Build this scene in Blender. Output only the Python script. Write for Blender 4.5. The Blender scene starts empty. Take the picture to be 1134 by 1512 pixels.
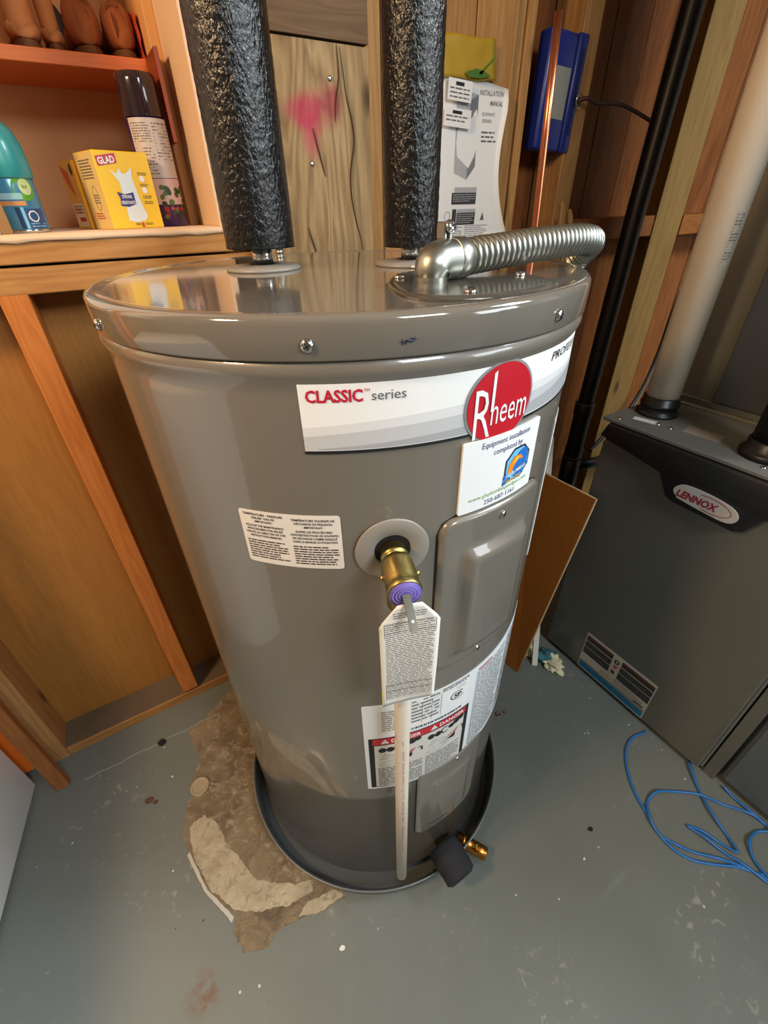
import bpy, bmesh, math, random
from mathutils import Vector, Matrix, noise
random.seed(7)
PI = math.pi
S = bpy.context.scene
C = S.collection

# ---------------------------------------------------------------- camera
cam_d = bpy.data.cameras.new('camera'); cam = bpy.data.objects.new('camera', cam_d); C.objects.link(cam)
cam_d.sensor_fit = 'HORIZONTAL'; cam_d.sensor_width = 36.0; cam_d.lens = 652.0/1134*36; cam_d.clip_start = .02
def cam_matrix():
    p, r, th = .6045, -.0256, math.radians(30.6)
    f = Vector((0, math.cos(p), -math.sin(p))); rt = Vector((1, 0, 0)); up = rt.cross(f)
    c, s = math.cos(r), math.sin(r)
    R = c*rt+s*up; U = -s*rt+c*up
    m = Matrix((R, U, -f)).transposed()
    m = Matrix.Rotation(-th, 3, 'Z') @ m
    return Matrix.Translation((0, 0, 1.21)) @ m.to_4x4()
cam.matrix_world = cam_matrix(); S.camera = cam

# ---------------------------------------------------------------- world, lights, exposure
w = bpy.data.worlds.new('world'); S.world = w; w.use_nodes = True
w.node_tree.nodes['Background'].inputs[0].default_value = (.9, .95, 1, 1)
w.node_tree.nodes['Background'].inputs[1].default_value = .15
def area(name, loc, aim, size, power, col, sy=None):
    d = bpy.data.lights.new(name, 'AREA'); d.energy = power; d.color = col
    d.shape = 'RECTANGLE'; d.size = size; d.size_y = sy or size
    o = bpy.data.objects.new(name, d); C.objects.link(o); o.location = loc
    o.rotation_euler = (Vector(aim)-Vector(loc)).to_track_quat('-Z', 'Y').to_euler()
    return o
area('ceiling_light_right', (1.75, -.55, 2.33), (1.2, -.2, 0), .5, 62, (.86, .95, 1.0), .9)
area('ceiling_light_behind', (.45, -1.45, 2.2), (.35, .5, .6), .7, 30, (.88, .95, 1.0), .5)
area('fill_light_right', (1.75, -1.55, 1.45), (-.1, .5, .6), .9, 20, (.88, .95, 1.0), .7)  # unseen cool fill added to brighten the white appliance, not a window
area('warm_lamp_left', (-.9, .30, 1.9), (.0, .95, 1.1), .2, 19, (1.0, .66, .36))
S.view_settings.view_transform = 'Standard'; S.view_settings.look = 'None'
S.view_settings.gamma = 1; S.view_settings.exposure = 0.05; S.view_settings.use_curve_mapping = False

# ---------------------------------------------------------------- materials
def lin(c):
    return tuple((x/255/12.92 if x/255 <= .04045 else ((x/255+.055)/1.055)**2.4) for x in c)+(1,)
MC = {}
def mat(name, col, rough=.5, metal=0, coat=0, bump=0, bscale=60, bdist=.001, var=0, vscale=8, spec=.5, emit=None, stretch=(1, 1, 1), trans=0):
    if name in MC: return MC[name]
    m = bpy.data.materials.new(name); m.use_nodes = True; MC[name] = m
    nt = m.node_tree; N = nt.nodes; K = nt.links; b = N['Principled BSDF']
    b.inputs['Base Color'].default_value = lin(col); b.inputs['Roughness'].default_value = rough
    b.inputs['Metallic'].default_value = metal; b.inputs['Coat Weight'].default_value = coat
    b.inputs['Coat Roughness'].default_value = .05
    b.inputs['Specular IOR Level'].default_value = spec
    if trans: b.inputs['Transmission Weight'].default_value = trans
    if bump or var:
        tc = N.new('ShaderNodeTexCoord'); mp = N.new('ShaderNodeMapping'); mp.inputs['Scale'].default_value = stretch
        K.new(tc.outputs['Object'], mp.inputs[0])
    if var:
        n = N.new('ShaderNodeTexNoise'); n.inputs['Scale'].default_value = vscale; n.inputs['Detail'].default_value = 6
        K.new(mp.outputs[0], n.inputs['Vector'])
        mx = N.new('ShaderNodeMix'); mx.data_type = 'RGBA'
        c = lin(col)
        mx.inputs['A'].default_value = tuple(x*(1-var) for x in c[:3])+(1,)
        mx.inputs['B'].default_value = tuple(min(1, x*(1+var)) for x in c[:3])+(1,)
        K.new(n.outputs[0], mx.inputs['Factor']); K.new(mx.outputs['Result'], b.inputs['Base Color'])
    if bump:
        n = N.new('ShaderNodeTexNoise'); n.inputs['Scale'].default_value = bscale; n.inputs['Detail'].default_value = 3
        K.new(mp.outputs[0], n.inputs['Vector'])
        bp = N.new('ShaderNodeBump'); bp.inputs['Strength'].default_value = bump; bp.inputs['Distance'].default_value = bdist
        K.new(n.outputs[0], bp.inputs['Height']); K.new(bp.outputs[0], b.inputs['Normal'])
    return m
def wood(name, light, dark, axis='z', rough=.6, grain=1.0, knots=True):
    """pine: long noise streaks + rings along the axis, a few knots, each board offset by its own random number"""
    if name in MC: return MC[name]
    m = bpy.data.materials.new(name); m.use_nodes = True; MC[name] = m
    nt = m.node_tree; N = nt.nodes; K = nt.links; b = N['Principled BSDF']
    tc = N.new('ShaderNodeTexCoord'); oi = N.new('ShaderNodeObjectInfo')
    add = N.new('ShaderNodeVectorMath'); add.operation = 'ADD'
    mul = N.new('ShaderNodeMath'); mul.operation = 'MULTIPLY'; mul.inputs[1].default_value = 13.7
    K.new(oi.outputs['Random'], mul.inputs[0]); K.new(tc.outputs['Object'], add.inputs[0]); K.new(mul.outputs[0], add.inputs[1])
    mp = N.new('ShaderNodeMapping')
    sc = [9, 9, 9]; sc['xyz'.index(axis)] = .9
    mp.inputs['Scale'].default_value = sc; K.new(add.outputs[0], mp.inputs[0])
    n1 = N.new('ShaderNodeTexNoise'); n1.inputs['Scale'].default_value = 1.3; n1.inputs['Detail'].default_value = 3; n1.inputs['Distortion'].default_value = .6
    K.new(mp.outputs[0], n1.inputs['Vector'])
    ring = N.new('ShaderNodeMath'); ring.operation = 'MULTIPLY'; ring.inputs[1].default_value = 26
    K.new(n1.outputs[0], ring.inputs[0])
    fr = N.new('ShaderNodeMath'); fr.operation = 'PINGPONG'; fr.inputs[1].default_value = 1; K.new(ring.outputs[0], fr.inputs[0])
    n2 = N.new('ShaderNodeTexNoise'); n2.inputs['Scale'].default_value = 14; n2.inputs['Detail'].default_value = 5; K.new(mp.outputs[0], n2.inputs['Vector'])
    mx0 = N.new('ShaderNodeMath'); mx0.operation = 'MULTIPLY_ADD'; mx0.inputs[1].default_value = .35*grain
    K.new(fr.outputs[0], mx0.inputs[0])
    m2 = N.new('ShaderNodeMath'); m2.operation = 'MULTIPLY'; m2.inputs[1].default_value = .75; K.new(n2.outputs[0], m2.inputs[0]); K.new(m2.outputs[0], mx0.inputs[2])
    mp3 = N.new('ShaderNodeMapping'); s3 = [5, 5, 5]; s3['xyz'.index(axis)] = 2.6; mp3.inputs['Scale'].default_value = s3; K.new(add.outputs[0], mp3.inputs[0])
    vo = N.new('ShaderNodeTexVoronoi'); vo.inputs['Scale'].default_value = 1.0; K.new(mp3.outputs[0], vo.inputs['Vector'])
    kr = N.new('ShaderNodeMapRange'); kr.inputs[1].default_value = .05; kr.inputs[2].default_value = .1; kr.inputs[3].default_value = 1; kr.inputs[4].default_value = 0
    K.new(vo.outputs['Distance'], kr.inputs[0])
    mx = N.new('ShaderNodeMix'); mx.data_type = 'RGBA'; mx.inputs['A'].default_value = lin(light); mx.inputs['B'].default_value = lin(dark)
    K.new(mx0.outputs[0], mx.inputs['Factor'])
    mk = N.new('ShaderNodeMix'); mk.data_type = 'RGBA'; K.new(mx.outputs['Result'], mk.inputs['A']); mk.inputs['B'].default_value = tuple(x*.35 for x in lin(dark)[:3])+(1,)
    if knots: K.new(kr.outputs[0], mk.inputs['Factor'])
    else: mk.inputs['Factor'].default_value = 0
    # board-to-board tone
    hs = N.new('ShaderNodeHueSaturation'); mr = N.new('ShaderNodeMapRange'); mr.inputs[3].default_value = .78; mr.inputs[4].default_value = 1.15
    K.new(oi.outputs['Random'], mr.inputs[0]); K.new(mr.outputs[0], hs.inputs['Value']); K.new(mk.outputs['Result'], hs.inputs['Color'])
    K.new(hs.outputs[0], b.inputs['Base Color'])
    b.inputs['Roughness'].default_value = rough; b.inputs['Specular IOR Level'].default_value = .25
    bp = N.new('ShaderNodeBump'); bp.inputs['Strength'].default_value = .25; bp.inputs['Distance'].default_value = .001
    K.new(mx0.outputs[0], bp.inputs['Height']); K.new(bp.outputs[0], b.inputs['Normal'])
    return m

PAINT = mat('taupe_enamel', (112, 106, 96), .32, 0, .8, 0)
TOPP = mat('taupe_enamel_lid', (112, 106, 97), .09, 0, .6, .03, 30, .001)
CHROME = mat('bright_steel', (205, 205, 205), .15, 1)
STEEL = mat('zinc_steel', (158, 160, 152), .38, 1, 0, .2, 90, .0005)
GALV = mat('galvanised_steel', (142, 138, 122), .3, .6, 0, .15, 14, .001, .12, 5)
BRASS = mat('brass', (168, 150, 92), .36, 1, 0, .1, 120, .0004)
COPPER = mat('copper', (196, 118, 84), .28, 1)
BLACKPL = mat('black_abs', (22, 22, 24), .38, 0, 0, .1, 70, .0006)
FOAM = mat('charcoal_foam', (36, 36, 40), .9, 0, 0, .9, 260, .002)
PANM = mat('pan_plastic_grey', (92, 96, 98), .28, 0, .1, .05, 60)
WHITE = mat('label_white', (232, 232, 230), .45)
OFFW = mat('label_offwhite', (222, 216, 208), .5)
INK = mat('ink_black', (24, 24, 26), .5)
INKG = mat('ink_grey', (96, 96, 100), .6)
RED = mat('print_red', (188, 26, 40), .35)
REDT = mat('lettering_red', (190, 20, 52), .4)
SILV = mat('print_silver', (196, 196, 198), .3, .3)
GREYP = mat('ring_grey', (138, 132, 124), .4)
HOLE = mat('dark_hole', (14, 13, 12), .8)
PINE = wood('pine_vertical', (206, 158, 100), (160, 108, 58), 'z')
PINEX = wood('pine_horizontal', (204, 152, 90), (158, 104, 52), 'x')
OLDW = wood('weathered_board', (186, 160, 118), (128, 104, 72), 'z', .75, 1.5)
OLDD = wood('weathered_brown', (128, 104, 80), (96, 76, 58), 'x', .8)
ORW = wood('cedar_plank', (146, 88, 42), (98, 52, 22), 'z', .6)
PLY = wood('sheathing_ply', (178, 124, 60), (150, 98, 42), 'z', .55, .5, True)
PLYB = wood('brown_panel', (170, 104, 44), (140, 80, 30), 'z', .35, .4, False)
STUDO = wood('orange_stud', (206, 130, 64), (172, 98, 42), 'z')
PEACH = mat('peach_drywall', (222, 190, 158), .7, 0, 0, .15, 40, .001)
TAN = mat('nook_back', (212, 154, 102), .8, 0, 0, .2, 200, .0006)
WALLW = mat('room_drywall', (158, 150, 136), .8)

# ---------------------------------------------------------------- mesh helpers
class MB:
    def __init__(s): s.v = []; s.f = []; s.mi = []; s.mats = []; s.sm = []
    def m(s, mt):
        if mt is None: return 0
        if mt not in s.mats: s.mats.append(mt)
        return s.mats.index(mt)
    def add(s, vs, fs, mt=None, smooth=False):
        k = len(s.v); s.v += [tuple(v) for v in vs]; i = s.m(mt)
        for f in fs: s.f.append([k+x for x in f]); s.mi.append(i); s.sm.append(smooth)
    def build(s, name, mt=None, parent=None, bevel=0, seg=1):
        me = bpy.data.meshes.new(name)
        me.from_pydata(s.v, [], s.f); 
        for q in (s.mats or [mt]): me.materials.append(q)
        me.polygons.foreach_set('material_index', s.mi if s.mats else [0]*len(s.f))
        me.polygons.foreach_set('use_smooth', s.sm); me.update()
        if bevel:
            bm = bmesh.new(); bm.from_mesh(me)
            es = [e for e in bm.edges if len(e.link_faces) == 2 and e.calc_face_angle(0) > .6]
            bmesh.ops.bevel(bm, geom=es, offset=bevel, segments=seg, profile=.5, affect='EDGES'); bm.to_mesh(me); bm.free()
            if seg > 1: me.polygons.foreach_set('use_smooth', [True]*len(me.polygons)); 
        o = bpy.data.objects.new(name, me); C.objects.link(o)
        if parent: o.parent = parent; o.matrix_parent_inverse = parent_inv(parent)
        return o
    def box(s, x0, x1, y0, y1, z0, z1, mt=None, M=None, bevel=0):
        vs = [Vector((x, y, z)) for z in (z0, z1) for y in (y0, y1) for x in (x0, x1)]
        if M: vs = [M @ v for v in vs]
        s.add(vs, [(0, 2, 3, 1), (4, 5, 7, 6), (0, 1, 5, 4), (2, 6, 7, 3), (0, 4, 6, 2), (1, 3, 7, 5)], mt)
        return s
    def prism(s, pts, n, mt=None):
        """polygon of 3-D points extruded by vector n"""
        k = len(pts); n = Vector(n); a = [Vector(p) for p in pts]; b = [p+n for p in a]
        s.add(a+b, [list(range(k))[::-1], list(range(k, 2*k))]+[(i, (i+1) % k, k+(i+1) % k, k+i) for i in range(k)], mt); return s
    def lathe(s, prof, M=None, n=48, mt=None, smooth=True, caps=True):
        """prof: (r, z) list, axis Z through M"""
        M = M or Matrix(); vs = []; fs = []
        for r, z in prof:
            for i in range(n):
                a = 2*PI*i/n; vs.append(M @ Vector((r*math.cos(a), r*math.sin(a), z)))
        for j in range(len(prof)-1):
            for i in range(n):
                fs.append((j*n+i, j*n+(i+1) % n, (j+1)*n+(i+1) % n, (j+1)*n+i))
        s.add(vs, fs, mt, smooth)
        if caps:
            k = len(s.v)-len(vs); i = s.m(mt)
            for j, rev in ((0, True), (len(prof)-1, False)):
                if prof[j][0] > 1e-5:
                    f = [k+j*n+q for q in range(n)]
                    s.f.append(f[::-1] if rev else f); s.mi.append(i); s.sm.append(False)
        return s
    def tube(s, pts, r, n=12, mt=None, smooth=True, caps=True):
        pts = [Vector(p) for p in pts]; k = len(pts); R = r if isinstance(r, (list, tuple)) else [r]*k
        vs = []; T0 = None; nrm = None
        for i, p in enumerate(pts):
            t = (pts[min(i+1, k-1)]-pts[max(i-1, 0)]).normalized()
            if nrm is None:
                nrm = t.orthogonal().normalized()
            else:
                nrm = (nrm-t*nrm.dot(t)).normalized()
            bn = t.cross(nrm)
            for j in range(n):
                a = 2*PI*j/n; vs.append(p+(nrm*math.cos(a)+bn*math.sin(a))*R[i])
        fs = [(i*n+j, i*n+(j+1) % n, (i+1)*n+(j+1) % n, (i+1)*n+j) for i in range(k-1) for j in range(n)]
        if caps: fs += [list(range(n))[::-1], [(k-1)*n+j for j in range(n)]]
        s.add(vs, fs, mt, smooth); return s
def parent_inv(p):
    m = Matrix()
    while p is not None:
        m = p.matrix_basis if m == Matrix() else m
        break
    M = Matrix(); q = p
    chain = []
    while q is not None: chain.append(q); q = q.parent
    M = Matrix()
    for q in reversed(chain): M = M @ q.matrix_parent_inverse @ q.matrix_basis
    return M.inverted()
def tag(o, label, cat, group=None, kind=None):
    if label: o['label'] = label
    if cat: o['category'] = cat
    if group: o['group'] = group
    if kind: o['kind'] = kind
    return o
def thing(name, loc, label, cat, group=None):
    o = bpy.data.objects.new(name, None); C.objects.link(o); o.location = loc; o.empty_display_size = .05
    o.matrix_basis = Matrix.Translation(loc)
    return tag(o, label, cat, group)
def struct(o): o['kind'] = 'structure'; return o
def catmull(pts, sub=8):
    P = [Vector(p) for p in pts]; out = []
    for i in range(len(P)-1):
        a, b, c, d = P[max(i-1, 0)], P[i], P[i+1], P[min(i+2, len(P)-1)]
        for j in range(sub):
            t = j/sub
            out.append(.5*((2*b)+(c-a)*t+(2*a-5*b+4*c-d)*t*t+(3*b-a-3*c+d)*t**3))
    return out+[P[-1]]
def axisM(o, d, up=(0, 0, 1)):
    """matrix taking local Z to direction d at point o"""
    d = Vector(d).normalized(); return Matrix.Translation(o) @ d.to_track_quat('Z', 'Y').to_matrix().to_4x4()

# ---- flat printing: text as filled outlines mapped on a plane or a cylinder
TXT = {}
def text_poly(st, off=0, shear=0):
    k = (st, off, shear)
    if k in TXT: return TXT[k]
    cu = bpy.data.curves.new('t', 'FONT'); cu.body = st; cu.size = 1; cu.offset = off; cu.shear = shear; cu.resolution_u = 2; cu.fill_mode = 'FRONT'
    o = bpy.data.objects.new('t', cu); C.objects.link(o)
    bpy.context.view_layer.update()
    me = bpy.data.meshes.new_from_object(o)
    vs = [(v.co.x, v.co.y) for v in me.vertices]; fs = [tuple(p.vertices) for p in me.polygons]
    bpy.data.objects.remove(o); bpy.data.curves.remove(cu); bpy.data.meshes.remove(me)
    wd = max([v[0] for v in vs]+[0])-min([v[0] for v in vs]+[0])
    x0 = min([v[0] for v in vs]+[0]); vs = [(x-x0, y) for x, y in vs]
    TXT[k] = (vs, fs, wd); return TXT[k]
class Decal(MB):
    def __init__(s, mp, du=.008): super().__init__(); s.mp = mp; s.du = du
    def poly(s, pts, h, mt): s.add([s.mp(u, v, h) for u, v in pts], [list(range(len(pts)))], mt); return s
    def rect(s, u0, v0, u1, v1, h, mt, sk=0):
        n = max(1, int(math.ceil(abs(u1-u0)/s.du))); U = [u0+(u1-u0)*i/n for i in range(n+1)]
        s.add([s.mp(u, v0, h) for u in U]+[s.mp(u, v1, h) for u in U], [(i, i+1, n+2+i, n+1+i) for i in range(n)], mt); return s
    def strip(s, lo, hi, h, mt, u0, u1):
        """area between two curves v=lo(t), v=hi(t) over u0..u1"""
        n = max(2, int(math.ceil(abs(u1-u0)/s.du)))
        a = [(u0+(u1-u0)*i/n, i/n) for i in range(n+1)]
        s.add([s.mp(u, lo(t), h) for u, t in a]+[s.mp(u, hi(t), h) for u, t in a], [(i, i+1, n+2+i, n+1+i) for i in range(n)], mt); return s
    def sheet(s, u0, v0, u1, v1, th, mt, r=.003, curl=None):
        """rounded rectangle sheet of thickness th"""
        n = max(4, int(math.ceil((u1-u0)/s.du)))
        U = [u0, u0+r*.3, u0+r]+[u0+r+(u1-u0-2*r)*i/n for i in range(1, n)]+[u1-r, u1-r*.3, u1]
        def e(u):
            d = min(u-u0, u1-u); return 0 if d >= r else r-math.sqrt(max(0, r*r-(r-d)**2))
        lo = [s.mp(u, v0+e(u), th) for u in U]; hi = [s.mp(u, v1-e(u), th) for u in U]
        lb = [s.mp(u, v0+e(u), 0) for u in U]; hb = [s.mp(u, v1-e(u), 0) for u in U]; k = len(U)
        s.add(lo+hi+lb+hb, [(i, i+1, k+i+1, k+i) for i in range(k-1)]+[(2*k+i, 2*k+i+1, i+1, i) for i in range(k-1)]+[(k+i, k+i+1, 3*k+i+1, 3*k+i) for i in range(k-1)]+[(0, k, 3*k, 2*k), (k-1, 3*k-1, 4*k-1, 2*k-1)], mt)
        return s
    def text(s, st, u, v, size, h, mt, align='l', width=None, bold=0, shear=0, rot=0):
        vs, fs, wd = text_poly(st, bold, shear)
        sx = size if width is None else width/max(wd, 1e-6)
        off = {'l': 0, 'c': -wd*sx/2, 'r': -wd*sx}[align]
        c, sn = math.cos(rot), math.sin(rot); P = []
        for x, y in vs:
            X = x*sx+off; Y = y*size; P.append(s.mp(u+X*c-Y*sn, v+X*sn+Y*c, h))
        s.add(P, fs, mt); return s
    def lines(s, u0, v1, u1, v0, pitch, h, mt, fill=.45, words=True, rag=.25):
        """unreadable fine print: rows of word-long bars"""
        rnd = random.Random(int((u0*31+v1*17)*1e5)); v = v1-pitch*fill
        while v > v0:
            u = u0; end = u1-(u1-u0)*rag*rnd.random()*(rnd.random() > .6)
            while u < end:
                wl = pitch*rnd.uniform(.8, 3.2) if words else end-u
                e = min(end, u+wl); s.add([s.mp(u, v, h), s.mp(e, v, h), s.mp(e, v+pitch*fill, h), s.mp(u, v+pitch*fill, h)], [(0, 1, 2, 3)], mt)
                u = e+pitch*.35
            v -= pitch
        return s
    def ell(s, u, v, ru, rv, h, mt, n=32, rot=0, ru_in=0, rv_in=0, a0=0, a1=2*PI):
        c, sn = math.cos(rot), math.sin(rot)
        def P(t, a, b): x = a*math.cos(t); y = b*math.sin(t); return s.mp(u+x*c-y*sn, v+x*sn+y*c, h)
        T = [a0+(a1-a0)*i/n for i in range(n+1)]
        if ru_in:
            s.add([P(t, ru, rv) for t in T]+[P(t, ru_in, rv_in) for t in T], [(i, i+1, n+2+i, n+1+i) for i in range(n)], mt)
        else:
            s.add([s.mp(u, v, h)]+[P(t, ru, rv) for t in T], [(0, i+1, i+2) for i in range(n)], mt)
        return s

# ================================================================= SETTING
FX0, FX1, FY0, FY1, HC = -1.7, 2.7, -2.2, 1.6, 2.4
def floor_mat():
    m = mat('painted_concrete', (124, 126, 120), .36, 0, .12, .12, 9, .004)
    nt = m.node_tree; N = nt.nodes; K = nt.links; b = N['Principled BSDF']
    tc = N.new('ShaderNodeTexCoord')
    def nz(sc, det=6, dist=0):
        n = N.new('ShaderNodeTexNoise'); n.inputs['Scale'].default_value = sc; n.inputs['Detail'].default_value = det; n.inputs['Distortion'].default_value = dist
        K.new(tc.outputs['Object'], n.inputs['Vector']); return n
    def ramp(src, a, b_, inv=False):
        r = N.new('ShaderNodeMapRange'); r.inputs[1].default_value = a; r.inputs[2].default_value = b_
        if inv: r.inputs[3].default_value = 1; r.inputs[4].default_value = 0
        K.new(src, r.inputs[0]); return r.outputs[0]
    def mix(A, B, fac):
        x = N.new('ShaderNodeMix'); x.data_type = 'RGBA'
        for k, v in (('A', A), ('B', B)):
            if isinstance(v, tuple): x.inputs[k].default_value = v
            else: K.new(v, x.inputs[k])
        K.new(fac, x.inputs['Factor']); return x.outputs['Result']
    def mul(a, b_):
        x = N.new('ShaderNodeMath'); x.operation = 'MULTIPLY'; K.new(a, x.inputs[0])
        if isinstance(b_, float): x.inputs[1].default_value = b_
        else: K.new(b_, x.inputs[1])
        return x.outputs[0]
    base = mix(lin((101, 107, 102)), lin((124, 130, 125)), nz(2.2, 5).outputs[0])
    # pale scuffs gathered in patches
    sc = mul(ramp(nz(42, 5, 1.2).outputs[0], .60, .70), ramp(nz(4.5, 3).outputs[0], .50, .66))
    base = mix(base, lin((176, 176, 168)), mul(sc, .55))
    vo = N.new('ShaderNodeTexVoronoi'); vo.inputs['Scale'].default_value = 26; K.new(tc.outputs['Object'], vo.inputs['Vector'])
    base = mix(base, lin((205, 205, 198)), mul(ramp(vo.outputs['Distance'], .045, .075, True), ramp(nz(9, 2).outputs[0], .52, .56)))
    vo2 = N.new('ShaderNodeTexVoronoi'); vo2.inputs['Scale'].default_value = 17; K.new(tc.outputs['Object'], vo2.inputs['Vector'])
    base = mix(base, lin((52, 50, 46)), mul(ramp(vo2.outputs['Distance'], .025, .05, True), ramp(nz(6, 2).outputs[0], .56, .6)))
    # rust-coloured stain near the viewer, a shape of its own
    ds = N.new('ShaderNodeVectorMath'); ds.operation = 'DISTANCE'; K.new(tc.outputs['Object'], ds.inputs[0]); ds.inputs[1].default_value = (-.224, .334, 0)
    base = mix(base, lin((112, 84, 68)), mul(mul(ramp(ds.outputs['Value'], .018, .04, True), ramp(nz(60, 4).outputs[0], .4, .6)), .8))
    K.new(base, b.inputs['Base Color'])
    K.new(ramp(nz(14, 4).outputs[0], .2, .9), b.inputs['Roughness'])
    r = [n for n in N if n.type == 'MAP_RANGE'][-1]; r.inputs[3].default_value = .26; r.inputs[4].default_value = .5
    return m
floor = struct(MB().box(FX0, FX1, FY0, FY1, -.06, 0).build('floor', floor_mat()))
struct(MB().box(FX0, FX1, FY0, FY1, HC, HC+.05).build('ceiling', mat('ceiling_board', (176, 160, 136), .8)))
struct(MB().box(FX0-.06, FX0, FY0, FY1, 0, HC).build('wall_left', WALLW))
struct(MB().box(FX1, FX1+.06, FY0, FY1, 0, HC).build('wall_right', WALLW))
struct(MB().box(FX0, FX1, FY0-.06, FY0, 0, HC).build('wall_front', WALLW))

# bare concrete where the floor paint has come away
def rough_poly(pts, amp, sub=22):
    out = []
    n = len(pts)
    for i in range(n):
        a = Vector(pts[i]+(0,)); b = Vector(pts[(i+1) % n]+(0,))
        for j in range(sub):
            p = a.lerp(b, j/sub); q = noise.noise_vector(p*34)*amp+noise.noise_vector(p*120)*amp*.5+noise.noise_vector(p*330)*amp*.25
            out.append((p.x+q.x, p.y+q.y))
    return out
def slab(name, pts, z, mt, parent):
    return MB().prism([(x, y, .00005) for x, y in pts], (0, 0, z), mt).build(name, None, parent)
def mottled(name, c1, c2, c3, sc=9):
    m = mat(name, c1, .85, 0, 0, .9, 34, .006); nt = m.node_tree; N = nt.nodes; K = nt.links; b = N['Principled BSDF']
    tc = N.new('ShaderNodeTexCoord')
    def f(scale, a, b_, dist=.8):
        n = N.new('ShaderNodeTexNoise'); n.inputs['Scale'].default_value = scale; n.inputs['Detail'].default_value = 8; n.inputs['Distortion'].default_value = dist; n.inputs['Roughness'].default_value = .7
        K.new(tc.outputs['Object'], n.inputs['Vector']); r = N.new('ShaderNodeMapRange'); r.inputs[1].default_value = a; r.inputs[2].default_value = b_; K.new(n.outputs[0], r.inputs[0]); return r.outputs[0]
    x = N.new('ShaderNodeMix'); x.data_type = 'RGBA'; x.inputs['A'].default_value = lin(c1); x.inputs['B'].default_value = lin(c2); K.new(f(sc, .38, .62), x.inputs['Factor'])
    y = N.new('ShaderNodeMix'); y.data_type = 'RGBA'; K.new(x.outputs['Result'], y.inputs['A']); y.inputs['B'].default_value = lin(c3); K.new(f(sc*2.6, .52, .66, 1.5), y.inputs['Factor'])
    K.new(y.outputs['Result'], b.inputs['Base Color']); return m
BARE = mottled('bare_concrete', (106, 92, 70), (140, 124, 98), (162, 150, 126), 11)
BARE2 = mottled('pale_concrete', (166, 154, 128), (188, 176, 150), (138, 124, 98), 16)
outer = [(-.001, .948), (-.095, .894), (-.143, .877), (-.13, .794), (-.159, .738), (-.19, .666), (-.209, .622), (-.198, .548), (-.186, .493), (-.14, .412), (-.15, .385), (-.14, .35), (-.118, .335), (-.093, .352), (-.047, .354), (.007, .327), (.07, .318), (.09, .345), (.2, .5), (.2, .9)]
slab('bare_patch', rough_poly(outer, .007), .0008, BARE, floor)
slab('pale_patch', rough_poly([(-.188, .633), (-.152, .639), (-.133, .607), (-.121, .553), (-.092, .471), (-.08, .443), (-.039, .412), (.017, .383), (.016, .364), (-.034, .37), (-.096, .393), (-.137, .418), (-.169, .478), (-.188, .544), (-.195, .599)], .005), .0016, BARE2, floor)
slab('bare_patch', rough_poly([(-.135, .345), (-.150, .372), (-.137, .395), (-.10, .40), (-.05, .39), (.0, .375), (.05, .36), (.075, .335), (.03, .322), (-.03, .338), (-.08, .345), (-.10, .33)], .006), .0012, mottled('brown_concrete', (96, 80, 58), (140, 122, 94), (84, 84, 80), 18), floor)
slab('paint_edge', rough_poly([(-.150, .405), (-.186, .488), (-.205, .575), (-.199, .58), (-.180, .49), (-.144, .412)], .002), .0022, mat('broken_paint_edge', (190, 186, 172), .7), floor)
slab('pale_patch', rough_poly([(-.03, .342), (.0, .328), (.068, .322), (.05, .345), (.0, .352)], .005), .0015, BARE2, floor)
b = MB().lathe([(.0225, 0), (.0235, .004), (.0185, .0045), (.0165, .001)], Matrix.Translation((-.147, .711, .0008)), 32); b.build('filled_pipe_ring', mat('grout_ring', (164, 150, 124), .7, bump=.5, bscale=80), floor)

b = MB()
for i in range(14):
    x0 = -.40+i*.024; b.box(x0, x0+.024, .886+.004*math.sin(i*1.7)*.5, .8885+.004*math.sin(i*1.7)*.5, .0002, .0016)
b.build('paint_ridge', mat('pale_ridge', (150, 154, 148), .5), floor)
# framed wall at the back ----------------------------------------------------
wall = struct(MB().box(FX0, FX1, 1.5, 1.6, 0, HC).build('wall_back', mat('outer_sheathing', (120, 76, 40), .8)))
def wd(name, x0, x1, y0, y1, z0, z1, mt, bev=.0015, lab=None):
    o = MB().box(x0, x1, y0, y1, z0, z1).build(name, mt, wall, bev)
    if lab: o['label'] = lab
    return o
# ply behind the lower bays
wd('ply_sheet', -.44, .30, 1.07, 1.085, .0, 1.14, PLY)
wd('ply_sheet', -1.7, -.442, 1.07, 1.085, .0, 1.14, PLY)
wd('bottom_plate', -.43, .96, .982, 1.07, 0, .030, PINEX)
wd('plate_dust', -.43, .96, .986, 1.0695, .0301, .0312, mat('dusty_top', (104, 88, 68), .9, 0, 0, .4, 60, .001, .3, 9), .0003, 'grey-brown dusty top of the bottom plate')
STMP = MB()
wd('stud', -.125, -.083, .98, 1.07, .04, 1.106, STUDO)
wd('stud', .262, .30, .982, 1.07, .04, 1.106, STUDO)
wd('stud', -.475, -.430, .98, 1.07, .0, 1.106, PINE)
wd('orange_board', -.60, -.470, .9745, .990, .02, 2.2, mat('warm_lit_orange', (232, 116, 36), .5), .001, 'wooden board edge left of the brown jamb, warm light put into its bright orange colour')  # orange is warm lamplight on wood, put into the base colour
wd('door_jamb', -.462, -.432, .892, .912, 0, 2.2, wood('brown_jamb', (150, 96, 52), (120, 70, 32), 'z'), .002, 'orange-brown timber standing on the floor in front of the framing')
wd('crosspiece', -.9, .30, .98, 1.07, 1.104, 1.143, PINEX)
wd('crosspiece', -.9, .262, .976, 1.07, 1.147, 1.181, PINEX)
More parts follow.
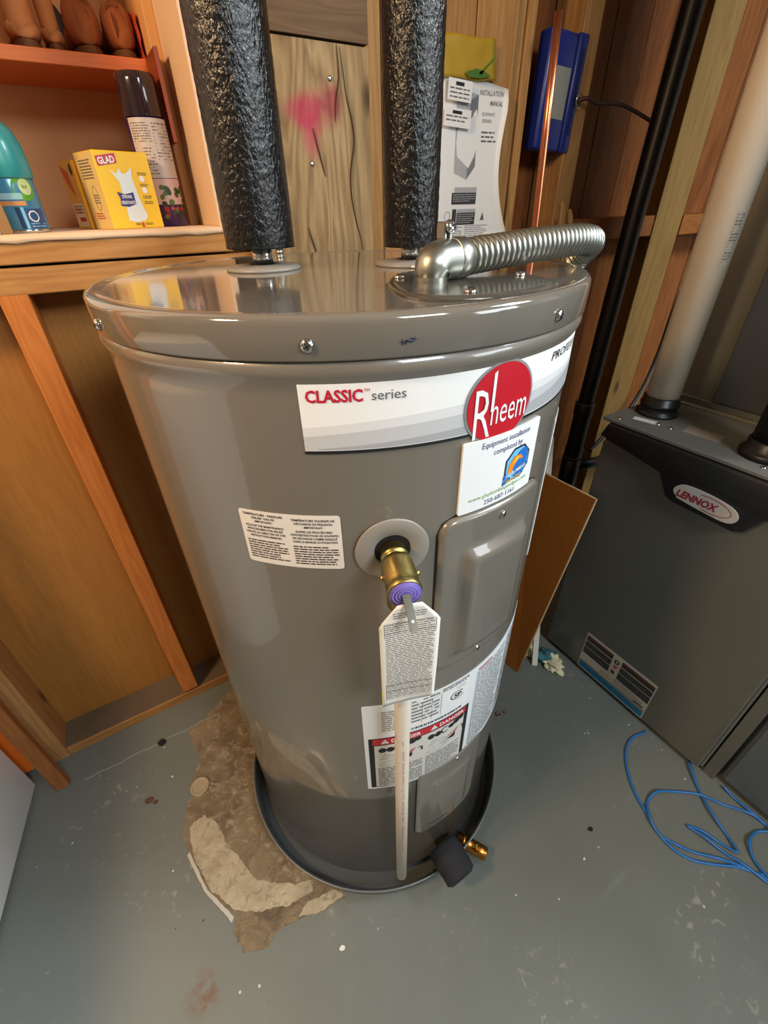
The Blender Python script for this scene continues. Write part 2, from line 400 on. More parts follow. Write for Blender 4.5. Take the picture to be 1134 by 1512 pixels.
# ledge of the nook: lumpy drywall mud over the timber
lb = MB(); n = 60
top = []; 
for i in range(n+1):
    x = -.9+(1.16)*i/n; top.append((x, .974-.004*abs(noise.noise(Vector((x*30, 0, 0)))), 1.178-.006*max(0, noise.noise(Vector((x*22, 3, 0))))))
vs = []; 
for x, y, z in top: vs += [(x, 1.39, 1.187), (x, .98, 1.1872), (x, y, 1.184), (x, y-.001, z), (x, .978, z-.001)]
lb.add(vs, [(5*i+j, 5*i+j+1, 5*i+j+6, 5*i+j+5) for i in range(n) for j in range(4)], None, True)
lb.box(-.9, .26, .979, 1.39, 1.1805, 1.1865)
o = lb.build('ledge', PEACH, wall); o['label'] = 'peach plastered ledge with a ragged front edge'
wd('nook_side', .247, .262, .985, 1.40, 1.187, 2.3, PEACH, .001)
wd('nook_side', -.10, -.085, .985, 1.40, 1.187, 2.3, PEACH, .001)
wd('nook_panel', -.085, .247, 1.39, 1.40, 1.187, 2.3, TAN, .0005)
wd('nook_lid', -.10, .262, .985, 1.40, 2.3, 2.31, PEACH, .0005)
wd('side_board', .229, .247, 1.15, 1.30, 1.187, 1.58, wood('side_board_pine', (228, 176, 118), (206, 150, 92), 'z'), .001)
wd('drywall_face', -1.7, -.085, .978, .985, 1.187, 2.3, mat('white_drywall', (222, 214, 204), .7), .0005)
wd('side_trim', -.085, -.070, 1.0, 1.03, 1.187, 2.2, PINE, .001)
o = wd('shelf_board', -.085, .2285, 1.19, 1.39, 1.422, 1.441, wood('orange_shelf', (228, 124, 58), (208, 104, 46), 'x', .45), .001, 'orange painted shelf board')
b = MB().box(.2215, .2285, 1.095, 1.185, 1.315, 1.440)
b.build('shelf_cleat', mat('red_brown_cleat', (136, 58, 28), .5), wall, .001)
for y, z in ((1.115, 1.352), (1.155, 1.413)): MB().lathe([(.0028, 0), (.0024, .0012), (0, .0016)], axisM((.2215, y, z), (-1, 0, 0)), 12).build('cleat_screw', CHROME, wall)
# front boards right of the nook
def oldboard(name, x0, x1, z0, z1, mt, y0=.963, y1=.982, nx=10, nz=26, curve=0):
    b = MB(); vs = []
    for j in range(nz+1):
        for i in range(nx+1):
            x = x0+(x1-x0)*i/nx; z = z0+(z1-z0)*j/nz
            e = min(i, nx-i, 1); 
            if e == 0: x += noise.noise(Vector((x*5, 0, z*14)))*.003
            y = y0+.002*noise.noise(Vector((x*14, 1, z*3)))
            vs.append((x, y, z))
    k = len(vs); vs += [(x, y1, z) for x, y, z in vs]; w_ = nx+1
    fs = [(j*w_+i, j*w_+i+1, (j+1)*w_+i+1, (j+1)*w_+i) for j in range(nz) for i in range(nx)]
    fs += [(k+a, k+b_, k+c, k+d) for d, c, b_, a in fs]
    ring = [i for i in range(w_)]+[j*w_+nx for j in range(1, nz+1)]+[nz*w_+i for i in range(nx-1, -1, -1)]+[j*w_ for j in range(nz-1, 0, -1)]
    fs += [(ring[(i+1) % len(ring)], ring[i], k+ring[i], k+ring[(i+1) % len(ring)]) for i in range(len(ring))]
    b.add(vs, fs); return b.build(name, mt, wall)
def pinkboard():
    m = OLDW.copy(); m.name = 'weathered_board_pink_spray'; nt = m.node_tree; N = nt.nodes; K = nt.links
    bs = N['Principled BSDF']; src = bs.inputs['Base Color'].links[0].from_socket
    tc = N.new('ShaderNodeTexCoord'); 
    def blob(c, r0, r1, sx=1, sz=1):
        mp = N.new('ShaderNodeVectorMath'); mp.operation = 'SUBTRACT'; K.new(tc.outputs['Object'], mp.inputs[0]); mp.inputs[1].default_value = c
        s2 = N.new('ShaderNodeVectorMath'); s2.operation = 'MULTIPLY'; K.new(mp.outputs[0], s2.inputs[0]); s2.inputs[1].default_value = (sx, 0, sz)
        nn = N.new('ShaderNodeTexNoise'); nn.inputs['Scale'].default_value = 30; K.new(tc.outputs['Object'], nn.inputs['Vector'])
        L = N.new('ShaderNodeVectorMath'); L.operation = 'LENGTH'; K.new(s2.outputs[0], L.inputs[0])
        ad = N.new('ShaderNodeMath'); ad.operation = 'MULTIPLY_ADD'; K.new(nn.outputs[0], ad.inputs[0]); ad.inputs[1].default_value = .03; K.new(L.outputs['Value'], ad.inputs[2])
        r = N.new('ShaderNodeMapRange'); r.interpolation_type = 'SMOOTHSTEP'; r.inputs[1].default_value = r0; r.inputs[2].default_value = r1; r.inputs[3].default_value = .72; r.inputs[4].default_value = 0
        K.new(ad.outputs[0], r.inputs[0]); return r.outputs[0]
    for c, r0, r1, sx, sz, col in (((.438, 0, 1.318), .018, .056, 1.5, .9, (190, 84, 100)), ((.434, 0, 1.352), .028, .066, .95, 1.25, (186, 36, 86)), ((.480, 0, 1.364), .024, .050, 1.0, .9, (146, 36, 66))):
        mx = N.new('ShaderNodeMix'); mx.data_type = 'RGBA'; K.new(src, mx.inputs['A']); mx.inputs['B'].default_value = lin(col); K.new(blob(c, r0, r1, sx, sz), mx.inputs['Factor']); src = mx.outputs['Result']
    K.new(src, bs.inputs['Base Color']); return m
o = oldboard('plank', .30, .561, 1.0, 1.443, pinkboard()); o['label'] = 'weathered beige board with a spray of pink paint'
o = oldboard('plank', .30, .559, 1.446, 2.3, OLDD, .958, .982); o['label'] = 'grey-brown board with a square lower end'
# deep cracks and nail heads on the beige board
ck = MB()
for pts in ([(.503, 1.44), (.507, 1.41), (.512, 1.375), (.521, 1.34), (.523, 1.31), (.513, 1.27), (.512, 1.23), (.519, 1.19), (.53, 1.15), (.536, 1.10)], [(.497, 1.44), (.498, 1.40), (.49, 1.37), (.486, 1.34)], [(.44, 1.33), (.45, 1.29), (.458, 1.26)], [(.412, 1.18), (.42, 1.15), (.43, 1.12)]):
    q = catmull([(x, .9605, z) for x, z in pts], 5); ck.tube(q, [.0011*math.sin(PI*(i+1)/(len(q)+1))+.0003 for i in range(len(q))], 5)
ck.build('board_cracks', mat('crack_dark', (70, 44, 22), .9), wall)
for x, z in ((.481, 1.398), (.433, 1.279), (.478, 1.49)):
    MB().lathe([(.0042, 0), (.004, .0015), (.002, .0025), (0, .0025)], axisM((x, .9625, z), (0, -1, 0)), 14).build('nail_head', CHROME, wall)
for x0, x1 in ((.563, .60), (.602, .70), (.702, .823), (.826, .935)):
    wd('plank', x0, x1, .985, 1.005, 1.0, 2.3, PINE, .001)
wd('plank', .938, .962, .992, 1.012, 1.0, 2.3, PINE, .001)
wd('stud', .966, .99, .988, 1.07, .04, 2.3, PINE, .001)
wd('stud', 1.13, 1.187, .98, 1.07, .04, 2.3, PINE, .0015)
wd('stud', 1.605, 1.75, .98, 1.07, .04, 2.3, wood('pale_stud', (140, 108, 60), (106, 78, 38), 'z'), .0015)
wd('nogging', 1.187, 1.605, .985, 1.065, 1.115, 1.17, wood('dark_nogging', (150, 92, 44), (112, 64, 26), 'x'), .0015)
wd('nogging', 1.75, 2.3, .975, 1.065, 1.112, 1.168, MC['dark_nogging'], .0015)
wd('lath', .60, .98, 1.013, 1.04, 1.02, 1.06, PINEX, .001)
x = .30
while x < 2.6:
    wdt = random.uniform(.085, .14); wd('sheathing_plank', x+.001, min(x+wdt, 2.69), 1.07+random.uniform(0, .004), 1.09, 0, 2.3, ORW, .0015); x += wdt+.001

# ================================================================= WATER HEATER
TX, TY, RB = .277, .5493, .2762
A0 = math.radians(-30.6)     # label angles are counted from the view's own axis
wh = thing('water_heater', (TX, TY, 0), 'tall taupe grey electric water heater standing in a round pan', 'water heater')
TM = Matrix.Translation((TX, TY, 0))
prof = [(.25, .046), (RB-.004, .046), (RB, .050), (RB, .6), (RB, 1.088), (RB+.0005, 1.098), (RB+.004, 1.104), (RB+.0048, 1.109), (RB+.003, 1.1145), (RB+.001, 1.1165)]
MB().lathe(prof, TM, 256).build('tank_jacket', PAINT, wh)
prof = [(.270, 1.1168), (.2815, 1.1168), (.2822, 1.118), (.2822, 1.1415), (.2818, 1.1445), (.2803, 1.1470), (.2778, 1.1484), (.2745, 1.1488), (.271, 1.1484), (.268, 1.1477), (.262, 1.1475), (0.02, 1.1475), (0.0001, 1.1475)]
MB().lathe(prof, TM, 256, caps=False).build('top_cap', TOPP, wh)
def cyl(R, a_ref, h0=.0003):
    def f(u, v, h):
        a = math.radians(a_ref)+A0+u/R; r = R+h0+h
        return (TX+r*math.cos(a), TY+r*math.sin(a), v)
    return f
def ua(R, a_ref, a): return math.radians(a-a_ref)*R
def onTank(a, z, d=0, R=RB):
    t = math.radians(a)+A0; return Vector((TX+(R+d)*math.cos(t), TY+(R+d)*math.sin(t), z)), Vector((math.cos(t), math.sin(t), 0))
def screw_head(p, d, name, parent, r=.0052, mt=CHROME):
    b = MB(); M = axisM(p, d)
    b.lathe([(r, 0), (r*1.0, r*.16), (r*.85, r*.45), (r*.5, r*.62), (0.0001, r*.66)], M, 20, mt)
    for q in (0, PI/2):
        Q = M @ Matrix.Rotation(q+.4, 4, 'Z'); b.box(-r*.5, r*.5, -r*.09, r*.09, r*.60, r*.69, HOLE, Q)
    return b.build(name, None, parent)
for a, z in ((-92.3, 1.1285), (-45.5, 1.129), (-138.5, 1.128), (0, 1.129), (60, 1.129), (130, 1.129)):
    p, d = onTank(a, z, 0, .2823); screw_head(p, d, 'cap_screw', wh)
# pen scribble on the cap band
dc = Decal(cyl(.2823, -77.3))
pen = mat('pen_ink', (30, 34, 84), .5)
for q in ([(-.006, 1.1285), (.004, 1.1282), (.0065, 1.1300), (.0015, 1.1303)], [(-.0042, 1.1262), (-.0038, 1.1302)], [(-.002, 1.1265), (-.001, 1.1295), (.003, 1.1275), (.0058, 1.131)]):
    dc.tube([dc.mp(u, v, .0001) for u, v in q], .0004, 5, pen)
dc.build('pen_mark', None, wh)
MB().lathe([(.262, .0016), (.262, .046)], TM, 128).build('gap_shade_ring', HOLE, wh)  # near-black ring stands in for the dark gap under the jacket
# collars and nipples round the two pipes
NL = (.203, .628); NR = (.373, .546)
for i, (x, y) in enumerate((NL, NR)):
    M = Matrix.Translation((x, y, 1.1475))
    MB().lathe([(.046, 0), (.0465, .002), (.044, .0045), (.03, .006), (.019, .0065), (.017, .004), (.0165, 0)], M, 48).build('pipe_collar', GREYP, wh)
    MB().lathe([(.0125, .0), (.0125, .03)], M, 32).build('nipple', CHROME, wh)
# junction plate -------------------------------------------------------------
pl = catmull([(.248, .401), (.230, .358), (.224, .322), (.238, .298), (.281, .283), (.335, .286), (.372, .304), (.390, .344), (.396, .399), (.386, .443), (.343, .47), (.29, .452), (.248, .401)], 6)[:-1]
b = MB(); cx = sum(p.x for p in pl)/len(pl); cy = sum(p.y for p in pl)/len(pl); n = len(pl)
rings = []
for s_, z in ((1.0, 1.1476), (1.0, 1.1492), (.985, 1.1500), (.93, 1.1500), (.915, 1.1512)):
    rings += [(cx+(p.x-cx)*s_, cy+(p.y-cy)*s_, z) for p in pl]
b.add(rings, [(j*n+i, j*n+(i+1) % n, (j+1)*n+(i+1) % n, (j+1)*n+i) for j in range(4) for i in range(n)]+[[4*n+i for i in range(n)]], None)
plate = b.build('junction_plate', mat('plate_steel', (128, 124, 116), .14, .75), wh)
for x, y in ((.271, .416), (.267, .304), (.372, .352)): screw_head((x, y, 1.1512), (0, 0, 1), 'screw', plate, .0055)

# decals on the jacket --------------------------------------------------------
def label(name, sheet, prints, lab=None):
    o = sheet.build(name, None, wh)
    if lab: o['label'] = lab
    if prints and prints.v: prints.build('printing', None, o)
    return o
# brand strip
R0 = RB; ref = -95
mp = cyl(R0, ref); u1 = ua(R0, ref, -8)
sh = Decal(mp); sh.sheet(0, 1.0385, u1, 1.1005, .0004, WHITE, .001)
pr = Decal(mp); H = .0007
LG = mat('wave_grey_light', (214, 214, 214), .4); LG2 = mat('wave_grey_mid', (190, 190, 191), .4); LG3 = mat('wave_grey_dark', (164, 164, 166), .4)
W = lambda a, b_, c: (lambda t: a+b_*t+c*math.sin(t*4.2))
pr.strip(lambda t: 1.0425, W(1.062, .012, .005), H, LG, .0002, u1-.001)
pr.strip(lambda t: 1.0425, lambda t: 1.0525+.022*t+.003*math.sin(5*t+.6), H+.0001, LG2, .0002, u1-.001)
pr.strip(lambda t: 1.0425, lambda t: 1.0435+.030*t*t+.006*t+.002*math.sin(7*t), H+.0002, LG3, .012, u1-.001)
pr.strip(lambda t: 1.0387, lambda t: 1.0415, H+.0003, INK, 0, u1)
pr.text('CLASSIC', .0055, 1.0840, .0138, H+.0003, REDT, width=.0455, bold=.028)
pr.text('TM', .0520, 1.0915, .0035, H+.0003, REDT)
pr.text('series', .0575, 1.0842, .0118, H+.0003, INKG, width=.0285)
pr.text('PROFESSIONAL', ua(R0, ref, -42.6), 1.0855, .0118, H+.0003, INK, width=.120, shear=.2)
label('brand_strip', sh, pr, 'white and grey wave-patterned strip with red and black lettering')
# round badge
ref = -57.5; mp = cyl(R0, ref); u = 0
sh = Decal(mp, .006); sh.ell(0, 1.0635, .0418, .0385, .0016, SILV, 64); 
sh.ell(0, 1.0635, .0418, .0385, .0016, SILV, 64, 0)
pr = Decal(mp); pr.ell(0, 1.0635, .0392, .0362, .0019, RED, 64)
pr.text('R', -.0345, 1.034, .068, .0022, WHITE, width=.0225, bold=-.006)
pr.text('heem', -.0135, 1.045, .038, .0022, WHITE, width=.0475, bold=-.002)
pr.add([pr.mp(x, z, .0022) for x, z in ((-.0134, 1.058), (-.0102, 1.058), (-.0102, 1.0945), (-.0134, 1.0925))], [(0, 1, 2, 3)], WHITE)
label('badge', sh, pr, 'raised red oval badge with white lettering and a silver rim')
# installer sticker (QR code left out)
ref = -65.8; mp = cyl(R0, ref); u1 = ua(R0, ref, -43.4)
sh = Decal(mp); sh.sheet(0, .954, u1, 1.0325, .0026, WHITE, .002)
pr = Decal(mp); H = .0029; NAVY = mat('print_navy', (62, 64, 120), .5); GRN = mat('print_green', (140, 180, 110), .5)
BLU = mat('print_blue', (40, 110, 190), .4); ORG = mat('print_orange', (236, 140, 34), .4); YEL = mat('print_yellow', (246, 200, 52), .4); SLT = mat('print_slate', (40, 52, 66), .5)
pr.text('Equipment installation', u1/2+.001, 1.0225, .0088, H, NAVY, 'c', width=.068)
pr.text('completed by', u1/2+.004, 1.0125, .0088, H, NAVY, 'c', width=.042)
pr.text('www.glsplumbingandgas.com', u1/2, .9665, .0068, H, GRN, 'c', width=.086)
pr.text('250-687-1161', u1/2, .9575, .0078, H, NAVY, 'c', width=.045)
ou, ov = u1-.032, .9915; RX = .0215; RY = .0205
oc = [(ou+RX*math.cos(PI/8+PI/4*i), ov+RY*math.sin(PI/8+PI/4*i)) for i in range(8)]; pr.poly(oc, H, SLT)
oc = [(ou+RX*.88*math.cos(PI/8+PI/4*i), ov+RY*.88*math.sin(PI/8+PI/4*i)) for i in range(8)]; pr.poly(oc, H+.0001, mat('print_skyblue', (110, 190, 236), .4))
pr.ell(ou+.005, ov+.001, .011, .0145, H+.0002, BLU, 24, -.5)
pr.poly([(ou-.015, ov-.008), (ou-.014, ov+.002), (ou-.006, ov+.010), (ou+.004, ov+.0085), (ou+.008, ov+.003), (ou+.0, ov+.0045), (ou-.006, ov-.0015), (ou-.009, ov-.009)], H+.0003, ORG)
pr.poly([(ou-.010, ov+.001), (ou-.004, ov+.0075), (ou+.003, ov+.0065), (ou-.004, ov+.0035)], H+.0004, YEL)
pr.poly([(ou-.0205, ov-.0145), (ou+.017, ov-.0095), (ou+.017, ov-.003), (ou-.0205, ov-.0085)], H+.0004, BLU)
pr.text('GLS PLUMBING', ou-.0015, ov-.0105, .0055, H+.0005, WHITE, 'c', width=.032, rot=.12, bold=.02)
pr.poly([(ou-.0205, ov-.0205), (ou+.012, ov-.016), (ou+.012, ov-.0105), (ou-.0205, ov-.0150)], H+.00045, BLU)
pr.text('AND GAS', ou-.004, ov-.0182, .0052, H+.0005, YEL, 'c', width=.024, rot=.12, bold=.02)
label('installer_sticker', sh, pr, 'white installer sticker with phone number and flame emblem')
# relief valve instruction label
ref = -111.2; mp = cyl(R0, ref); u1 = ua(R0, ref, -90); 
sh = Decal(mp); sh.sheet(0, .9085, u1, .974, .0004, OFFW, .003)
pr = Decal(mp); H = .0007; c1 = u1*.25; c2 = u1*.74; h_ = .0032
DK = mat('print_dark', (66, 52, 50), .6)
def tl(st, c, z, wdt, s_=.0036, b_=.02): pr.text(st, c, z, s_, H, DK, 'c', width=wdt, bold=b_)
for i, (st, wdt) in enumerate((('TEMPERATURE - PRESSURE', .042), ('RELIEF VALVE', .024), ('-IMPORTANT-', .020), ('FOLLOW THE MAINTENANCE', .040), ('PROCEDURES FOR RELIEF', .038), ('VALVES AS DIRECTED IN THE', .042), ('INSTRUCTION MANUAL', .034))):
    tl(st, c1, .9685-i*.0041-(.0012 if i > 2 else 0), wdt)
for i, (st, wdt) in enumerate((('TEMPÉRATURE SOUPAPE DE', .042), ('DÉCHARGE DE PRESSION', .037), ('-IMPORTANT-', .020), ('SUIVRE LES PROCÉDURES', .036), ("D'ENTRETIEN POUR LES SOUPAPES", .047), ('DE DÉCHARGE COMME INDIQUÉ', .044), ("DANS LE MANUEL D'UTILISATION", .044))):
    tl(st, c2, .9670-i*.0041-(.0012 if i > 2 else 0), wdt)
pr.lines(.004, .9385, u1*.46, .913, .0031, H, DK, .5); pr.lines(u1*.52, .937, u1-.004, .913, .0031, H, DK, .5)
label('instruction_label', sh, pr, 'off-white instruction label in English and French')
# rating / danger label low on the jacket
ref = -89.2; mp = cyl(R0, ref); u1 = ua(R0, ref, 2)
sh = Decal(mp); sh.sheet(0, .428, u1, .662, .0004, mat('label_cool_white', (224, 228, 230), .45), .003)
pr = Decal(mp); H = .0006
ud = ua(R0, ref, -53.6); pr.rect(.006, .433, ud, .580, H, INK)
mid = (.006+ud)/2+.004
PALE = mat('label_pale', (206, 204, 196), .5)
for a, b_ in ((.018, mid-.003), (mid+.002, ud-.012)):
    pr.rect(a-.004, .435, b_+.004, .560, H+.0001, PALE)
    pr.rect(a-.006, .562, b_+.006, .578, H+.0001, RED)
    tc_ = a+.012; pr.poly([(tc_-.006, .5645), (tc_+.006, .5645), (tc_, .5755)], H+.0002, WHITE); pr.text('!', tc_, .5655, .0085, H+.0003, RED, 'c')
    pr.text('DANGER', a+.021, .5655, .0120, H+.0002, WHITE, width=.046, bold=.02)
    for x in (.008, .020): pr.ell(a+x, .546, .0062, .0068, H+.0002, INK, 12)
    pr.ell(a+.032, .548, .007, .0085, H+.0002, INK, 16, 0, .0045, .006, .8, 5.6)
    for x, y, r in ((.044, .550, .0062), (.053, .554, .007), (.062, .557, .0062)): pr.ell(a+x, y, r, r*.9, H+.0002, INK, 12)
    pr.poly([(a+.036, .515), (a+.05, .522), (a+.066, .533), (a+.071, .531), (a+.071, .521), (a+.05, .511)], H+.0002, INK)
    pr.poly([(a+.034, .520), (a+.052, .524), (a+.06, .534), (a+.045, .529)], H+.0003, RED)
    for q in range(4): pr.tube([pr.mp(a+.004+q*.002, .522+q*.004, H+.0002), pr.mp(a+.036, .507+q*.006, H+.0002)], .0004, 4, INKG)
    pr.ell(a+.022, .507, .020, .006, H+.0002, INKG, 24, .2, .0193, .0053)
    pr.lines(a, .494, b_, .438, .0048, H+.0002, INKG, .5)
# rating plate part
pr.rect(.022, .592, .060, .648, H, OFFW); pr.lines(.026, .645, .054, .596, .0050, H+.0001, INKG, .4)
pr.rect(.066, .592, ud-.006, .656, H, WHITE)
for z in (.648, .640, .632, .624, .616, .608): pr.rect(.068, z, ud-.055, z+.0006, H+.0001, INKG)
for u in (.085, .100, .115): pr.rect(u, .598, u+.0006, .648, H+.0001, INKG)
pr.lines(.069, .655, .112, .6, .008, H+.0002, INKG, .35)
pr.text('LISTED', ud-.030, .641, .0055, H+.0001, INKG); pr.lines(ud-.055, .658, ud-.008, .650, .003, H+.0001, INK, .5)
pr.ell(ud-.028, .626, .0125, .0095, H+.0001, INK, 28, 0, .0105, .0078, .6, 5.9); pr.text('SP', ud-.034, .6215, .0125, H+.0002, INK, width=.014, bold=.04)
u = .070
rn = random.Random(4)
while u < ud-.018:
    wbar = rn.choice((.0008, .0014, .0022, .003)); pr.rect(u, .586, u+wbar, .5905, H+.0002, INK); u += wbar+rn.choice((.0008, .0014, .002))
pr.lines(ud+.010, .646, ud+.090, .44, .0046, H, INKG, .45); pr.rect(ud+.012, .648, ud+.045, .653, H, mat('faded_red', (190, 110, 120), .5))
pr.lines(ud+.096, .650, ud+.2, .44, .0046, H, INKG, .45)
label('rating_label', sh, pr, 'large white rating label with red danger headings')
# side label seen edge-on
ref = -27.5; mp = cyl(R0, ref)
sh = Decal(mp); sh.sheet(0, .79, .15, 1.0, .0006, WHITE, .003); pr = Decal(mp); pr.lines(.01, .99, .14, .80, .006, .0009, INKG)
label('side_label', sh, pr)
# element covers
def cover(a0, a1, z0, z1, hs, name, lab, screws):
    R = RB; uu = ua(R, a0, a1); mp = cyl(R, a0, 0)
    nu, nz = 44, 56; r = .018; vs = []; b = MB()
    for j in range(nz+1):
        for i in range(nu+1):
            s_ = i/nu; t = j/nz
            # denser near edges
            s2 = .5-.5*math.cos(PI*s_); t2 = .5-.5*math.cos(PI*t)
            x = uu*s2; z = z0+(z1-z0)*t2
            # round the corners
            dx = min(x, uu-x); dz = min(z-z0, z1-z)
            X, Z = x, z
            if dx < r and dz < r:
                # squircle squeeze
                qx, qz = (r-dx)/r, (r-dz)/r; L = math.hypot(qx, qz)
                if L > 1e-6:
                    k = max(qx, qz)/L; ex, ez = qx*k*r, qz*k*r
                    X = (r-ex) if x < uu/2 else uu-(r-ex); Z = z0+(r-ez) if z < (z0+z1)/2 else z1-(r-ez)
            d = min(s_, 1-s_, 99); e = min(dx, dz)
            h = .0065*hs*min(1, (e/.004))**.5
            # pressed centre panel
            m = .026; ex = min(x-m, uu-m-x); ez = min(z-z0-m*.9, z1-m*1.6-z); q = max(0, min(1, min(ex, ez)/.013)); h += .0095*hs*(q*q*(3-2*q))
            vs.append(mp(X, Z, h+.0004))
    b.add(vs, [(j*(nu+1)+i, j*(nu+1)+i+1, (j+1)*(nu+1)+i+1, (j+1)*(nu+1)+i) for j in range(nz) for i in range(nu)], None, True)
    o = b.build(name, PAINT, wh); o['label'] = lab
    g = Decal(cyl(R, a0, .0001)); 
    g.sheet(-.0022, z0-.001, uu+.0022, z1+.0022, .0006, HOLE, r+.002); g.build('edge_gap', None, o)
    for a, z in screws:
        p, d = onTank(a, z, .0065*hs+.0003); screw_head(p, d, 'screw', o, .0045)
    dd = Decal(cyl(R, a0, .016*hs+.0006)); 
    dd.lines(uu*.40, z0+(z1-z0)*.40, uu*.72, z0+(z1-z0)*.20, .0052, 0, PAINT, .45); dd.build('embossed_text', None, o)
    return o
cover(-69.8, -37.5, .714, .952, 1, 'element_cover', 'upper element access cover', ((-53.6, .937), (-55.6, .724)))
cover(-72.0, -42, .20, .437, .35, 'element_cover', 'lower element access cover', ((-56, .428),))
# relief valve
pa, dr = onTank(-79.9, .9285)
M = axisM(pa-dr*.0, dr)
MB().lathe([(.0375, .0002), (.0378, .0012), (.036, .0022), (.0195, .0026), (.0185, .0016), (.0183, .0003)], M, 56).build('port_ring', GREYP, wh)
MB().lathe([(.0185, .0004), (.0001, .0004)], M, 40, caps=False).build('port_hole', HOLE, wh)
dv = (dr*.92+Vector((0, 0, -.39))).normalized()*1.0
dv = (dr+Vector((0, 0, -.10))).normalized(); MV = axisM(pa+dr*.0005, dv)
v_ = MB().lathe([(.0125, 0), (.0125, .009), (.0138, .0095), (.0138, .013), (.0118, .0135), (.0118, .017), (.0155, .0185), (.0162, .024), (.0162, .046), (.015, .050), (.0165, .0515), (.0165, .056), (.0155, .057)], MV, 40)
valve = v_.build('relief_valve', BRASS, wh)
# outlet boss pointing down
oc_ = MV @ Vector((0, 0, .037)); 
MB().lathe([(.0125, 0), (.0135, -.02), (.0135, -.034), (.0118, -.036)][::-1], Matrix.Translation(oc_), 32).build('outlet', BRASS, valve)
for sg in (1, -1):
    q = MV @ Matrix.Rotation(sg*PI/2, 4, 'X'); MB().lathe([(.003, .014), (.003, .0185), (.0015, .019)], MV @ Matrix.Translation((0, 0, .035)) @ Matrix.Rotation(sg*PI/2, 4, 'Y'), 12).build('rivet', BRASS, valve)
cap = MB().lathe([(.0150, .057), (.0150, .0592), (.0001, .0594)], MV, 40, caps=False).build('valve_cap', mat('purple_tag', (104, 86, 176), .5, 0, 0, .3, 260, .0005, .35, 150), valve)
capd = MB()
for r_ in (.0125, .0095, .0065): capd.lathe([(r_, .0594), (r_-.0006, .0597), (r_-.0012, .0594)], MV, 36, mat('stamped_violet', (150, 136, 206), .5), caps=False)
capd.build('cap_rings', None, valve)
lv = MB(); ML = MV @ Matrix.Translation((0, 0, .0605))
# lever: channel-section strip hanging out and down from the cap
e = MV @ Vector((0, 0, .060)); tip = e+dr*.026+Vector((.003, 0, -.020)); sd = dr.cross(Vector((0, 0, 1))).normalized()
def chan(p, q, w0, w1, th):
    t = (q-p).normalized(); n_ = sd.cross(t).normalized()
    vs = []
    for P_, w_ in ((p, w0), (q, w1)):
        for sx, hy in ((-1, -.003), (-1, 0), (1, 0), (1, -.003)): vs.append(P_+sd*sx*w_+n_*hy); 
        for sx, hy in ((1, -.003), (1, 0), (-1, 0), (-1, -.003)): vs.append(P_+sd*sx*(w_-th)+n_*(hy-(th if hy == 0 else 0)))
    fs = [(i, (i+1) % 8, 8+(i+1) % 8, 8+i) for i in range(8)]+[list(range(8))[::-1], list(range(8, 16))]
    lv.add(vs, fs)
chan(e-dr*.002+Vector((0, 0, .003)), tip, .0038, .0034, .0008)
lv.build('lever', mat('dark_steel', (96, 92, 84), .3, 1), valve)
MB().lathe([(.0013, 0), (.0013, .0006)], axisM(e.lerp(tip, .72)+Vector((0, 0, .0003)), dr*.62+Vector((0, 0, .78))), 12).build('lever_hole', WHITE, valve)
# discharge tube
dp = Vector((oc_.x, oc_.y, 0)); dp, _ = onTank(-79.6, 0, .040)
TUBE = mat('cpvc_cream', (226, 214, 196), .35)
tb = MB().tube([(dp.x, dp.y, .90), (dp.x, dp.y, .75), (dp.x, dp.y, .50), (dp.x, dp.y, .153)], .0097, 28)
tube_o = tb.build('discharge_tube', TUBE, wh); tube_o['label'] = 'thin white plastic discharge tube hanging down the front'
rin = Decal(lambda u, v, h: (dp.x+(.0097+.0002+h)*math.cos(math.radians(-96)+A0+u/.0097), dp.y+(.0097+.0002+h)*math.sin(math.radians(-96)+A0+u/.0097), v))
RPK = mat('tube_print_red', (206, 96, 84), .5)
rin.text('F', -.004, .648, .016, 0, RED, rot=-PI/2+PI, width=.012)
rin.poly([(-.005, .640), (.001, .655), (.003, .643)], 0, RED)
rin.text("HOT COLD CPVC 1/2 CTS 100 PSI @ 180 F   DRINKING WATER", .001, .63, .0042, 0, RPK, rot=-PI/2, width=.33)
rin.build('printing', None, tube_o)
# drain valve with foam cover
pf, df = onTank(-59.2, .098)
vd = MB().lathe([(.012, 0), (.012, .02), (.015, .02), (.015, .05)], axisM(pf, df), 20).build('drain_valve', BRASS, wh)
fb = MB(); MF = axisM(pf+df*.006+Vector((0, 0, .0)), (df+Vector((0, 0, -.12))).normalized()); rr = []
prof = [(.0125, .010), (.030, .004), (.033, .012), (.0335, .03), (.032, .052), (.0315, .066), (.024, .071), (.009, .068), (.006, .058), (.0001, .056)]
vs = []; n = 40
for r_, z in prof:
    for i in range(n):
        a = 2*PI*i/n; k = 1+.05*noise.noise(Vector((math.cos(a)*1.3, math.sin(a)*1.3, z*30)))+.10*max(0, math.cos(2*a+1))
        vs.append(MF @ Vector((r_*k*math.cos(a), r_*k*math.sin(a), z)))
fb.add(vs, [(j*n+i, j*n+(i+1) % n, (j+1)*n+(i+1) % n, (j+1)*n+i) for j in range(len(prof)-1) for i in range(n)], None, True)
o = fb.build('foam_cover', FOAM, vd); o['label'] = 'charcoal foam sleeve over the drain valve'

